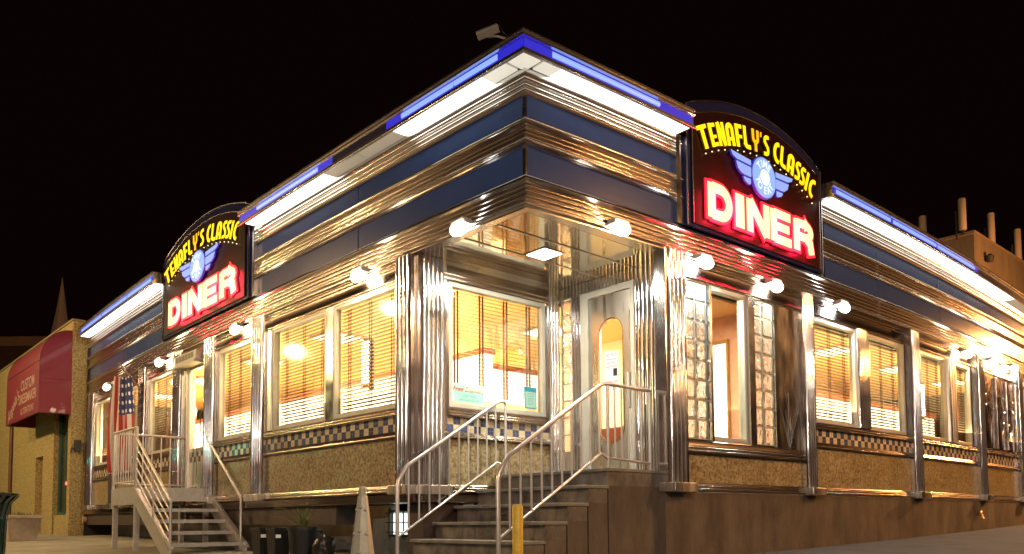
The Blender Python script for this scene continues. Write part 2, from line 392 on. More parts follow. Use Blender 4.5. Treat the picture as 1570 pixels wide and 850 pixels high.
# cornice boxes with neon strip on the fascia and diffuser panels in the soffit
NEONB = emis('neon_blue_white', (.24,.38,1.0), .64)
NEOND = emis('neon_deep_blue', (.022,.02,.85), .34)
NEONO = mat('neon_off', (.01,.012,.05), .3, coat=.4)
DIFF = emis('soffit_diffuser', (1.0,.97,.86), 2.2, (.8,.8,.75))
DIFO = emis('soffit_unlit_glow', (1.0,.86,.66), .10, (.6,.57,.5))  # switched-off panels: faint emission stands in for reflected light
DIFC = emis('soffit_corner_glow', (1.0,.94,.78), .36, (.6,.57,.5))  # corner tiles: spill from neighbouring diffusers put in as emission
def cornice(stations, s_ends):
    # box shell: back, bottom lip, fascia with channel, coping
    prof = [(.0,5.0),(.012,5.0),(.0,5.006),(.0,5.012),(.222,5.012),(.222,5.0),(.25,4.995),(.262,5.0),(.262,5.03),(.25,5.04),(.235,5.045),(.235,5.135),(.25,5.145),(.262,5.15),(.262,5.165),(.25,5.172),(.25,5.188),(.265,5.192),(.265,5.208),(-.1,5.22),(-.1,5.0)]
    prof = [(.20,5.012),(.222,5.012),(.222,5.0),(.25,4.995),(.262,5.0),(.262,5.03),(.25,5.04),(.232,5.045),(.232,5.135),(.25,5.145),(.262,5.15),(.262,5.165),(.25,5.172),(.25,5.188),(.265,5.192),(.265,5.208),(-.1,5.22),(-.1,5.012)]
    c = part(MB().sweep(stations, prof), 'cornice', RIB, smooth=40)
    return c
def soffit_panel(fr, s0, s1, lit, par):
    fr0 = MB().box(fr, s0+.006, s1-.006, .05, .218, 5.002, 5.008)
    return part(fr0, 'soffit_diffuser', (DIFO, DIFF, DIFC)[lit], par)
def neon(fr, s0, s1, m, par, name):
    z0, z1 = (5.062, 5.122)
    if name == 'neon_tube': return part(MB().sweep([(fr, s0+(s1-s0)*i/3) for i in range(4)], [(.237,z0),(.252,z0+.008),(.256,(z0+z1)/2),(.252,z1-.008),(.237,z1)]), name, m, par)
    return part(MB().box(fr, s0, s1, .233, .241, 5.047, 5.133), name, m, par)
cA = cornice(stat(6.02, 2.45), None)
cB = cornice(statL(LEND, 9.72), None)
cD = cornice(statR(5.42, REND), None)
for o_ in (cA,cB,cD): pass
for fr, s0, s1, lit in ((fL,.62,1.36,1),(fL,1.36,2.1,1),(fL,2.1,2.85,0),(fL,2.85,3.6,0),(fL,3.6,4.35,1),(fL,4.35,5.1,1),(fL,5.1,5.85,1),(fR,.50,1.15,1),(fR,1.15,1.8,1),(fR,1.8,2.4,1)):
    soffit_panel(fr, s0, s1, lit, cA)
soffit_panel(fL, .28, .62, 2, cA); soffit_panel(fR, .28, .50, 2, cA)
part(MB().vprism(fW, [(.03,.03),(.25,.03),(.25,.25),(.03,.25)], 5.002, 5.008), 'soffit_corner', DIFC, cA)
s = 9.8
while s < 15.1: soffit_panel(fL, s, min(s+.78, 15.15), 1, cB); s += .78
s = 5.5
while s < 12.3: soffit_panel(fR, s, s+.85, 1, cD); s += .85
while s < 15.0: soffit_panel(fR, s, s+.85, 0, cD); s += .85
for fr, s0, s1, par in ((fL,.02,2.2,cA),(fL,3.35,5.98,cA),(fR,.02,2.42,cA),(fL,9.78,15.1,cB),(fR,5.46,10.85,cD)):
    neon(fr, s0, s1, NEOND, par, 'neon_housing')
for fr, s0, s1, par in ((fL,2.2,3.35,cA),(fR,10.85,15.5,cD)):
    neon(fr, s0, s1, NEONO, par, 'neon_housing')
for fr, s0, s1, par in ((fL,.36,1.0,cA),(fL,1.02,1.9,cA),(fL,3.7,5.4,cA),(fR,.36,1.87,cA),(fL,9.86,11.26,cB),(fL,11.34,13.1,cB),(fL,13.2,14.95,cB),(fR,5.52,7.15,cD),(fR,7.25,8.85,cD),(fR,8.93,10.65,cD)):
    neon(fr, s0, s1, NEONB, par, 'neon_tube')

# vertical chrome strips closing the frieze beside the signs
for fr, s0, s1 in ((fL,5.88,6.04),(fL,9.74,9.86),(fR,2.36,2.50),(fR,5.40,5.50)):
    part(MB().box(fr, s0, s0+(s1-s0)*.45, -.02, .06, 3.985, 4.994).box(fr, s0+(s1-s0)*.55, s1, -.02, .045, 3.985, 4.994), 'chrome_strip', CHROME)

# lower wall: base trim, stone panels, tile band, sill, head
def lowwall(fr, s0, s1, tile=True, flash=True, zb=0.0):
    stn = [(fr, s0+(s1-s0)*i/max(1,int(s1-s0))) for i in range(max(1,int(s1-s0))+1)]
    part(MB().sweep(stn, [(-.06,1.0),(.03,1.0),(.045,1.01)]+bead(.04,1.015,1.04,.012)+bead(.03,1.045,1.075,.012)+[(.03,1.085),(.02,1.10),(-.06,1.10)]), 'base_trim', TRIM, smooth=50)
    if tile:
        part(MB().box(fr, s0, s1, -.06, 0, 1.10, 1.625), 'stone_panel', STONE)
        part(MB().sweep(stn, [(-.06,1.625),(.035,1.625)]+bead(.03,1.63,1.66,.012)+[(.025,1.67),(.008,1.70),(-.06,1.70)]), 'lower_trim', TRIM, smooth=50)
        part(MB().box(fr, s0, s1, -.06, .006, 1.70, 1.87), 'tile_band', TILE)
        part(MB().sweep(stn, [(-.06,1.87),(.04,1.87)]+bead(.04,1.878,1.905,.014)+bead(.04,1.91,1.935,.014)+[(.045,1.94),(.045,1.955),(.02,1.97),(-.06,1.97)]), 'sill', TRIM, smooth=50)
    else:
        part(MB().box(fr, s0, s1, -.06, 0, 1.10, 1.43), 'stone_panel', STONE)
        part(MB().sweep(stn, [(-.06,1.43),(.05,1.43)]+bead(.045,1.437,1.47,.014)+bead(.04,1.475,1.505,.014)+[(.04,1.52),(.02,1.57),(-.06,1.57)]), 'sill', TRIM, smooth=50)
def head(fr, s0, s1, z0=3.39):
    n = max(1,int(s1-s0)); stn = [(fr, s0+(s1-s0)*i/n) for i in range(n+1)]
    part(MB().sweep(stn, [(-.06,z0),(.01,z0)]+bead(.01,z0+.01,z0+.05,.018)+[(.0,z0+.06)]+[(.0,3.55)]+bead(.0,3.56,3.59,.015)+bead(.0,3.60,3.63,.015)+[(.0,3.643),(-.06,3.643)]), 'head_moulding', TRIM, smooth=50)
def pillar(fr, s0, s1, z0=1.0, z1=3.64, d=.10, nf=4, base=True, inset=.0, name='fluted_pillar', m=None):
    # edge strips and nf half-round flutes
    w_ = s1-s0; e = w_*.12; fw = (w_-2*e)/nf
    poly = [(s0,-.05),(s0,d*.55),(s0+e*.8,d*.55)]
    for i in range(nf):
        u = s0+e+i*fw
        for k in range(7):
            a = PI*k/6; poly.append((u+fw*.06+(fw*.88)*(1-math.cos(a))/2, d*.60+min(fw*.44,.05)*math.sin(a)))
    poly += [(s1-e*.8,d*.55),(s1,d*.55),(s1,-.05)]
    p = part(MB().vprism(fr, poly, z0+.09 if base else z0, z1), name, m or CHROME, smooth=35)
    if base: part(MB().box(fr, s0-.015, s1+.015, -.05, d+.05, z0-.01, z0+.09), 'base_plate', STEEL, p, bevel=.006)
    return p
def strip(fr, s0, s1, z0=1.97, z1=3.39, d=.02, m=None, name='wall_strip'):
    return part(MB().box(fr, s0, s1, -.06, d, z0, z1), name, m or CHROME)
def window(fr, s0, s1, z0=1.97, z1=3.38, blind=True, tilt=10, tapes=3, fw=.045, slat_d=-.10, mframe=None, flip=1, drop=0.0):
    f = MB(); D0, D1 = -.07, .015
    f.box(fr, s0, s0+fw, D0, D1, z0, z1).box(fr, s1-fw, s1, D0, D1, z0, z1).box(fr, s0+fw, s1-fw, D0, D1-.002, z0, z0+fw).box(fr, s0+fw, s1-fw, D0, D1-.002, z1-fw, z1)
    fo = part(f, 'window', mframe or ALU, bevel=.004)
    part(MB().box(fr, s0+fw, s1-fw, -.034, -.03, z0+fw, z1-fw), 'pane', GLASS, fo)
    if blind:
        b = MB(); z = z1-.06; a0, a1 = s0+.02, s1-.02; hw = .021; t = math.radians(tilt)
        dz = math.sin(t)*hw; dd = math.cos(t)*hw
        while z > z0+.03+drop:
            j = random.uniform(-.0015,.0015)
            vs = [fr(a0, slat_d-dd, z-dz+j), fr(a1, slat_d-dd, z-dz-j), fr(a1, slat_d+dd, z+dz-j), fr(a0, slat_d+dd, z+dz+j)]
            vs += [v+Vector((0,0,-.003)) for v in vs]
            b._add(vs, [(0,1,2,3),(7,6,5,4),(0,4,5,1),(1,5,6,2),(2,6,7,3),(3,7,4,0)])
            z -= .044
        bl = part(b, 'blind', WOOD, fo)
        tp = MB()
        for i in range(tapes):
            u = s0 + (s1-s0)*(i+.5)/tapes
            tw_ = .014 if fr is fA else .008
            for q in (-.024,.024): tp.box(fr, u+q-tw_, u+q+tw_, slat_d+.022, slat_d+.025, z+.03, z1-.05)
        part(tp, 'blind_tape', mat('red_tape', (.22,.045,.015), .7) if fr is fA else TAPE, fo)
    return fo

# left facade
for a0, a1 in ((2.25,5.52),(5.94,7.26),(9.16,10.63),(11.1,12.5),(13.05,14.46)):
    lowwall(fL, a0, a1)
head(fL, 2.25, 7.3); head(fL, 8.6, 14.5); head(fL, 7.3, 8.6, 3.45)
for a0, a1 in ((2.30,3.69),(3.87,5.34),(6.0,7.22),(9.22,10.56),(11.16,12.46),(13.12,14.4)):
    window(fL, a0, a1)
for a0, a1 in ((3.69,3.87),(5.34,5.52),(5.94,6.0),(7.22,7.28),(9.16,9.22),(10.56,10.63),(11.1,11.16),(12.46,12.5),(13.05,13.12),(14.4,14.46)):
    strip(fL, a0, a1)
strip(fL, 5.36, 5.46, d=.035, m=STEEL)
for a0, a1, nf in ((1.99,2.29,3),(5.52,5.94,4),(7.27,7.72,4),(8.72,9.16,4),(10.63,11.1,4),(12.5,13.05,4),(14.46,14.95,4)):
    pillar(fL, a0, a1, nf=nf)
part(MB().box(fL, 8.56, 8.72, -.08, .03, 1.0, 3.45), 'wall_strip', STEEL)
part(MB().box(fL, 14.95, 15.25, -.25, .02, 1.0, 3.64), 'wall_strip', RIB)
part(MB().vprism(fW, [(15.25,.22),(15.27,.22),(15.27,14),(15.25,14)], .3, 5.0), 'end_wall', DARKM)
# flashing and beam under the left facade
part(MB().sweep(statL(15.2, 1.98), [(-.3,.90),(.035,.90),(.04,.905),(.04,.99),(.02,.997),(-.3,.997)]), 'flashing', TRIM)
part(MB().sweep(statL(15.2, 3.66), [(-.3,.66),(-.02,.66),(-.02,.898),(-.3,.898)]), 'floor_beam', BEAM)
part(MB().vprism(fW, [(1.98,.85),(3.02,.85),(3.02,1.0),(1.98,1.0)], .1, .9), 'foundation', GREYF)
part(MB().vprism(fW, [(3.02,.85),(3.52,.85),(3.52,1.0),(3.02,1.0)], .1, .5), 'foundation', GREYF)
part(MB().vprism(fW, [(3.52,.85),(15.2,.85),(15.2,1.0),(3.52,1.0)], .1, .9), 'foundation', GREYF)
part(MB().sweep([(fA,.21),(fA,1.28)], [(-.3,.90),(.035,.90),(.04,.905),(.04,.99),(.02,.997),(-.3,.997)]), 'flashing', TRIM)
part(MB().vprism(fW, [(2.0,.30),(2.3,.30),(2.3,.86),(2.0,.86)], .1, .898), 'foundation', BEAM)
# basement window glowing behind bars
bwf = part(MB().vprism(fW, [(3.02,.84),(3.05,.84),(3.05,.9),(3.02,.9)], .5, .84).vprism(fW, [(3.49,.84),(3.52,.84),(3.52,.9),(3.49,.9)], .5, .84).vprism(fW, [(3.05,.84),(3.49,.84),(3.49,.9),(3.05,.9)], .5, .53).vprism(fW, [(3.05,.84),(3.49,.84),(3.49,.9),(3.05,.9)], .81, .84), 'basement_window', DARKM)
part(MB().vprism(fW, [(3.05,.90),(3.49,.90),(3.49,.92),(3.05,.92)], .5, .84), 'lit_pane', emis('basement_glow', (.85,1.0,.88), .9), bwf)
bars = MB()
for a in (3.12,3.27,3.43): bars.tube([W(a,.80,.47), W(a,.80,.87)], .009, 6)
for z in (.56,.68,.80): bars.tube([W(3.02,.80,z), W(3.52,.80,z)], .006, 6)
part(bars, 'window_bars', DARKM, bwf)

# left door with glass
def glazed_door():
    f = MB()
    f.box(fL, 7.76, 7.84, -.09, .0, 1.22, 3.36).box(fL, 8.48, 8.56, -.09, .0, 1.22, 3.36).box(fL, 7.84, 8.48, -.09, -.002, 3.26, 3.36).box(fL, 7.72,7.76,-.08,.03,1.0,3.45).box(fL, 7.84,8.48,-.09,-.002,1.22,1.3)
    d = part(f, 'door', STEEL, bevel=.004)
    part(MB().box(fL, 7.84, 8.48, -.06, -.02, 1.3, 1.93), 'kick_panel', STEEL, d)
    part(MB().box(fL, 7.84, 8.48, -.045, -.04, 1.93, 3.26), 'pane', GLASS, d)
    t = MB().box(fL, 7.86, 8.46, -.0195, -.014, 1.70, 1.87); part(t, 'tile_inset', TILE, d)
    h = MB().tube([fL(7.9,-.02,2.15), fL(7.9,.04,2.19), fL(7.9,.04,2.52), fL(7.9,-.02,2.56)], .012, 8)
    part(h, 'handle', DARKM, d, smooth=60)
    return d
glazed_door()
part(MB().box(fL, 7.72, 8.6, -.25, .04, 1.10, 1.22), 'door_sill', STEEL)

# recess of the corner entrance
pillar(fA, .20, .60, nf=5, d=.05, m=CHROME)
lowwall(fA, .6, 2.2)
strip(fA, .6, .63); strip(fA, 2.15, 2.2)
win_a = window(fA, .63, 2.15, z0=1.98, z1=3.42, tilt=-7, tapes=4, fw=.055, slat_d=-.12, drop=.12)
for i in range(0): pass
part(MB().sweep([(fA,.2),(fA,2.45)], [(-.06,3.42),(.015,3.42)]+bead(.01,3.43,3.47,.02)+bead(.01,3.48,3.52,.02)+[(.01,3.56),(.0,3.64),(-.06,3.64)]), 'head_moulding', TRIM, smooth=50)
pillar(fA, 2.2, 2.40, nf=3, d=.05, base=False, z0=1.22)
# door wall: glass block strip, fluted jambs, steel door, ribbed header
def ribs_v(fr, s0, s1, z0, z1, n, d=.0, name='fluted_panel', m=None):
    fw = (s1-s0)/n; poly = [(s0,-.06)]
    for i in range(n):
        for k in range(6):
            a = PI*k/5; poly.append((s0+i*fw+fw*.04+fw*.92*(1-math.cos(a))/2, d+fw*.35*math.sin(a)))
    poly.append((s1,-.06))
    return part(MB().vprism(fr, poly, z0, z1), name, m or CHROME, smooth=35)
ribs_v(fB, 1.60, 1.76, 1.22, 3.5, 3)
ribs_v(fB, .60, .74, 1.22, 3.5, 3)
ribs_v(fB, .20, .60, 1.22, 3.64, 6, d=.05)
ribs_v(fB, .60, 1.98, 3.5, 3.64, 24)
def glass_blocks(fr, s0, s1, z0, z1, nc, nr):
    g = .012; cw = (s1-s0)/nc; ch = (z1-z0)/nr; grid = MB()
    for i in range(nc+1):
        u = s0+i*cw; grid.box(fr, u-g/2, u+g/2, -.045, -.004, z0, z1)
    for j in range(nr+1):
        z = z0+j*ch; 
        for i in range(nc): grid.box(fr, s0+i*cw+g/2, s0+(i+1)*cw-g/2, -.045, -.005, z-g/2, z+g/2)
    gp = part(grid, 'glass_block_panel', ALU)
    b = MB()
    for i in range(nc):
        for j in range(nr):
            u0, u1, a0, a1 = s0+i*cw+g/2, s0+(i+1)*cw-g/2, z0+j*ch+g/2, z0+(j+1)*ch-g/2
            m_ = .018
            front = [fr(u0,-.012,a0),fr(u1,-.012,a0),fr(u1,-.012,a1),fr(u0,-.012,a1)]
            f2 = [fr(u0+m_,.006,a0+m_),fr(u1-m_,.006,a0+m_),fr(u1-m_,.006,a1-m_),fr(u0+m_,.006,a1-m_)]
            bk_ = [fr(u0,-.07,a0),fr(u1,-.07,a0),fr(u1,-.07,a1),fr(u0,-.07,a1)]
            b._add(front+f2+bk_, [(4,5,6,7),(0,1,5,4),(1,2,6,5),(2,3,7,6),(3,0,4,7),(8,11,10,9),(0,8,9,1),(1,9,10,2),(2,10,11,3),(3,11,8,0)])
    part(b, 'glass_block', BLOCK, gp)
    return gp
glass_blocks(fB, 1.77, 1.95, 1.55, 3.5, 1, 9)
part(MB().box(fB, 1.76, 1.98, -.06, .0, 1.22, 1.55), 'wall_strip', STEEL)
# steel door with a tall rounded window
def steel_door():
    f = MB(); f.box(fB, 1.47,1.60,-.08,.015,1.22,3.5).box(fB,.74,.80,-.08,.015,1.22,3.5).box(fB,.80,1.47,-.08,.013,3.42,3.5)
    fo = part(f, 'door', ALU, bevel=.004)
    cx_, hw, zc0, zc1 = 1.13, .19, 1.80, 2.93
    hole = []
    for k in range(25):
        a = PI*k/24; hole.append((cx_+hw*math.cos(a), zc1+hw*math.sin(a)))
    for k in range(25):
        a = PI+PI*k/24; hole.append((cx_+hw*math.cos(a), zc0+hw*math.sin(a)))
    rect = []
    x0, x1, z0, z1 = .80, 1.47, 1.24, 3.42
    for (x, z) in hole:
        # project hole point radially to the rectangle
        cz = (zc0+zc1)/2; dx, dz = x-cx_, z-cz
        sc = min(((x1-cx_) if dx > 0 else (cx_-x0))/abs(dx) if abs(dx) > 1e-6 else 1e9, ((z1-cz) if dz > 0 else (cz-z0))/abs(dz) if abs(dz) > 1e-6 else 1e9)
        rect.append((cx_+dx*sc, cz+dz*sc))
    n = len(hole); vs = [fB(u,-.02,z) for u,z in hole]+[fB(u,-.02,z) for u,z in rect]+[fB(u,-.06,z) for u,z in hole]
    mb = MB(); mb._add(vs, [(i,(i+1)%n,n+(i+1)%n,n+i) for i in range(n)]+[(i,(i+1)%n,2*n+(i+1)%n,2*n+i) for i in range(n)])
    part(mb, 'steel_leaf', STEEL, fo)
    for (ux, uz) in (): pass
    # corners of the rectangle missed by the radial projection
    c4 = MB()
    for (cxr, czr) in ((x0,z0),(x1,z0),(x0,z1),(x1,z1)):
        pass
    c4.box(fB, x0, x1, -.062, -.024, z0, zc0-hw-.002).box(fB, x0, x1, -.062, -.024, zc1+hw+.002, z1)
    c4.box(fB, x0, cx_-hw-.002, -.062, -.024, zc0-hw-.002, zc1+hw+.002).box(fB, cx_+hw+.002, x1, -.062, -.024, zc0-hw-.002, zc1+hw+.002)
    part(c4, 'leaf_core', STEEL, fo)
    ring = MB(); ring.tube([fB(u,-.016,z) for u,z in hole]+[fB(hole[0][0],-.016,hole[0][1])], .010, 6, cap=False); part(ring, 'window_rim', mat('brass_rim',(.75,.5,.22),.25,1.0), fo)
    pn = MB(); pn.quad([fB(u,-.05,z) for u,z in hole]); part(pn, 'pane', GLASS, fo)
    part(MB().box(fB, .815, .86, -.02, .03, 2.0, 2.42).box(fB,.80,.84,-.02,.02,1.25,2.0), 'handle', ALU, fo, bevel=.006)
    # red lower half of the rounded window
    lo = [(u,z) for u,z in hole if z < zc0+.02]
    part(MB().prism(fB, lo, -.075, -.06), 'red_panel', mat('salmon_panel',(.75,.16,.06),.5), fo)
    return fo
steel_door()
# canopy soffit over the recess
sof = part(MB().vprism(fW, [(.30,.30),(RA,.30),(RA,RB),(.30,RB)], 3.643, 3.70), 'entrance_soffit', SOFFIT)
gr = MB()
for a in (.72, 1.24): gr.vprism(fW, [(a,.31),(a+.03,.31),(a+.03,RB-.01),(a,RB-.01)], 3.634, 3.6425)
part(gr, 'joint_strip', RIB, sof)
part(MB().vprism(fW, [(RA-.02,.3),(RA,.3),(RA,RB),(RA-.02,RB)], 3.60, 3.642), 'edge_trim', RIB, sof)

# right facade
pillar(fR, 2.12, 2.47, nf=4, d=.12)
part(MB().vprism(fW, [(.17,2.13),(.22,2.13),(.22,2.42),(.17,2.42)], 1.0, 3.64), 'wall_strip', CHROME)
lowwall(fR, 2.47, 4.88, tile=False)
head(fR, 2.47, 15.55)
glass_blocks(fR, 2.50, 2.92, 1.60, 3.39, 2, 8)
strip(fR, 2.92, 2.96, 1.57, 3.39, .05); strip(fR, 3.68, 3.80, 1.57, 3.39, .05)
strip(fR, 2.47, 2.50, 1.57, 3.39, .02); strip(fR, 2.50,2.92,1.57,1.592,.01, name='block_base'); strip(fR, 3.80,4.26,1.57,1.592,.01, name='block_base')
vest = window(fR, 2.96, 3.68, 1.59, 3.39, blind=False, fw=.05)
glass_blocks(fR, 3.80, 4.26, 1.60, 3.39, 2, 8)
strip(fR, 4.26, 4.33, 1.57, 3.39, .03)
SUNB = mat('sunburst_steel', (.74,.64,.54), .2, 1.0, rvar=.08, vscale=2.5, bump=.12, bscale=1.7, stretch=(1.6,1.6,.6))
sp = part(MB().box(fR, 4.33, 4.88, -.06, .0, 1.57, 3.39), 'sunburst_panel', SUNB)
rays_ = MB()
for k in range(11):
    a = math.radians(62+k*5.6); u0 = 4.60; z0 = 1.58
    L_ = .55+.25*math.sin(k*1.3+.5)
    p0 = (u0+.02*math.cos(a), z0+.02); p1 = (u0+L_*math.cos(a)*.9, z0+L_*math.sin(a))
    rays_.tube([fR(p0[0],.002,p0[1]), fR((p0[0]+p1[0])/2+.01*(k-5)*.4,.006,(p0[1]+p1[1])/2), fR(max(4.35,min(4.86,p1[0])),.002,p1[1])], .004, 5)
part(rays_, 'ray_relief', CHROME, sp)
pillar(fR, 4.88, 5.16, nf=4, d=.11)
for a0, a1 in ((5.16,8.15),(8.5,11.14),(11.5,13.72)): lowwall(fR, a0, a1)
for a0, a1, tp in ((5.19,6.42,3),(6.76,8.0,3),(8.56,9.74,3),(10.08,10.9,2)): window(fR, a0, a1, tapes=tp, z1=3.38)
for a0, a1 in ((5.16,5.19),(8.0,8.15),(8.5,8.56),(10.9,11.14)): strip(fR, a0, a1)
ribs_v(fR, 6.42, 6.76, 1.97, 3.39, 5, d=.03); ribs_v(fR, 9.74, 10.08, 1.97, 3.39, 3, d=.03, m=STEEL)
pillar(fR, 8.15, 8.5, nf=4, d=.11); pillar(fR, 11.14, 11.5, nf=4, d=.11); pillar(fR, 13.72, 14.08, nf=4, d=.11)
art = part(MB().box(fR, 11.5, 13.72, -.06, .0, 1.97, 3.39), 'art_steel_panel', mat('dark_art_steel', (.42,.30,.24), .18, 1.0, bump=.4, bscale=1.8, rvar=.08))
fe = MB()
for u in (11.62, 12.35, 13.02, 13.66): fe.box(fR, u-.035, u+.035, .0, .05, 2.0, 3.36)
part(fe, 'vertical_fin', CHROME, art, bevel=.01)
fe = MB()
for u in (12.0, 12.70, 13.34):
    for sx in (-1,1):
        for j, (w_, h_) in enumerate(((.30,.75),(.20,.52),(.11,.34))):
            fe.tube([fR(u+sx*w_*(1-math.cos(t*PI/2*.98))*1.0, .012, 2.02+h_*math.sin(t*PI/2)) for t in [i/8 for i in range(9)]], .007, 5)
    for z in (2.75,2.95): fe.tube([fR(u+.24*math.cos(PI*k/8), .008, z+.10*math.sin(PI*k/8)) for k in range(9)], .005, 5)
part(fe, 'feather_relief', CHROME, art, smooth=60)
part(MB().box(fR, 14.08, 15.6, -.08, -.02, 1.0, 3.64), 'rendered_wall', mat('orange_render', (.42,.27,.15), .8, var=.2, vscale=2))
part(MB().box(fR, 2.12, 15.6, -.3, .02, .05, .99), 'foundation_wall', CONC)
sg = MB().tube([fR(11.0,.02,.74), fR(11.0,.09,.73), fR(11.0,.11,.67)], .02, 8).tube([fR(10.96,.07,.77), fR(11.05,.07,.79)], .018, 8)
part(sg, 'hose_tap', mat('brass', (.6,.42,.2), .3, 1.0), smooth=60)

# ------------------------------------------------------------------ inside of the diner (seen through the windows)
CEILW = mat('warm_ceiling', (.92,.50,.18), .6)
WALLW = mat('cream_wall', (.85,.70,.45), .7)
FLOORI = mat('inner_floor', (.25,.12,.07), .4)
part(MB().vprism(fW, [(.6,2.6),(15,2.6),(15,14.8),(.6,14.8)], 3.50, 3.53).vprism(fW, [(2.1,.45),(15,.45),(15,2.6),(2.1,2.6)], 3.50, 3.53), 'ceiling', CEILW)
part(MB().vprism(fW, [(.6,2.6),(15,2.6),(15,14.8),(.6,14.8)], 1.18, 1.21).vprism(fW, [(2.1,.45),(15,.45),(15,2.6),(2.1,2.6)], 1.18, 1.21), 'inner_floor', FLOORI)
part(MB().vprism(fW, [(5.0,4.6),(14.9,4.6),(14.9,14.7),(5.0,14.7)], 1.21, 3.50), 'inner_wall', WALLW)
part(MB().vprism(fW, [(4.9,4.5),(14.9,4.5),(14.9,4.58),(4.9,4.58)], 3.16, 3.26).vprism(fW, [(4.9,4.5),(4.98,4.5),(4.98,14.7),(4.9,14.7)], 3.16, 3.26), 'crown_rail', mat('red_wood',(.35,.07,.02),.4))
VAL = emis('glow_box_white', (1.0,.95,.82), 1.6, (.8,.8,.8))
def canopy(a0,a1,b0,b1,z0=2.42,z1=2.93):  # added glowing box that whitens the lower part of the windows
    cn_ = part(MB().vprism(fW, [(a0,b0),(a1,b0),(a1,b1),(a0,b1)], z0, z1), 'added_glow_box', VAL)
    part(MB().vprism(fW, [(a0-.03,b0-.03),(a1+.03,b0-.03),(a1+.03,b1+.03),(a0-.03,b1+.03)], z1, z1+.08), 'glow_box_crown', mat('red_wood',(.35,.07,.02),.4), cn_)
    hr = MB(); n_ = max(2, int(max(a1-a0,b1-b0)/1.8))
    for i in range(n_): t = (i+.5)/n_; hr.tube([W(a0+(a1-a0)*t,b0+(b1-b0)*t,z1+.08), W(a0+(a1-a0)*t,b0+(b1-b0)*t,3.5)], .015, 6)
    part(hr, 'glow_box_rod', CHROME, cn_)
canopy(3.0,14.6,2.0,2.16); canopy(2.0,2.16,5.6,14.4); canopy(4.6,4.7,2.3,5.2,2.62,3.14)
CAN = emis('ceiling_fixture', (1.0,.88,.66), 5.0, (.8,.8,.8))
for a, b in ((3.2,3.4),(5.5,1.2),(8.0,1.2),(10.5,1.2),(13.0,1.2),(1.15,5.5),(1.15,8.0),(1.15,10.5),(1.15,13.0)):
    t_ = empty('ceiling_light', W(a,b,3.44))
    lab = {(3.2,3.4):'square ceiling light inside just behind the corner window',(5.5,1.2):'ceiling light inside behind second window left of the corner pillar',(8.0,1.2):'ceiling light inside behind the glass door on the left side',(10.5,1.2):'ceiling light inside behind the window left of the metal stairs',(13.0,1.2):'ceiling light inside behind the farthest left windows',(1.15,5.5):'ceiling light inside behind first blind window on the right side',(1.15,8.0):'ceiling light inside behind second blind window on the right side',(1.15,10.5):'ceiling light inside behind third blind window on the right side',(1.15,13.0):'ceiling light inside at the far right end of diner'}[(a,b)]
    tag(t_, lab, 'ceiling light', 'ceiling lights inside the diner')
    MB().vprism(fW, [(a-.3,b-.3),(a+.3,b-.3),(a+.3,b+.3),(a-.3,b+.3)], 3.46, 3.498).build('frame', ALU, t_)
    MB().vprism(fW, [(a-.25,b-.25),(a+.25,b-.25),(a+.25,b+.25),(a-.25,b+.25)], 3.45, 3.458).build('diffuser', CAN, t_)
    lamp('ceiling_light_glow', 'AREA', W(a,b,3.42), 60, (1.0,.72,.40), t_, size=.5, target=W(a,b,0))
# added unseen area lights: upward wash so ceilings read warm
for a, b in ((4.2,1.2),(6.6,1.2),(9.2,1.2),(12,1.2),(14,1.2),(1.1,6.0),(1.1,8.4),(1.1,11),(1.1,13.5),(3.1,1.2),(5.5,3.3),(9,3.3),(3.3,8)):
    lamp('ceiling_wash', 'AREA', W(a,b,2.2), 100, (1.0,.66,.30), diner, size=2.0, target=W(a,b,5))

# glowing wall sconces behind the blinds
SC = emis('sconce_glass', (1.0,.90,.60), 14.0, (.8,.8,.8))
def sconce(fr, s, d, label):
    t_ = empty('wall_sconce', fr(s,d,2.45)); tag(t_, label, 'wall sconce', 'upright glowing sconces behind the blinds')
    MB().tube([fr(s,d,2.45), fr(s,d,3.0)], .045, 10).build('lamp_glass', SC, t_, smooth=60)
    MB().tube([fr(s,d,2.38), fr(s,d,2.45)], .055, 10).tube([fr(s,d,3.0), fr(s,d,3.05)], .055, 10).build('cap', CHROME, t_, smooth=40)
    MB().box(fr, s-.02, s+.02, d-.12, d-.05, 2.38, 3.05).build('backplate', CHROME, t_)
sconce(fL, 3.62, -.40, 'upright glowing sconce behind the blind nearest the corner pillar')
sconce(fL, 10.45, -.40, 'upright glowing sconce behind the window left of the metal stairs')
sconce(fL, 12.5, -.40, 'upright glowing sconce behind the blind beside the flag')
sconce(fL, 14.45, -.40, 'upright glowing sconce behind the farthest left window')
sconce(fR, 9.75, -.40, 'upright glowing sconce behind the right side window before the dark mullion')

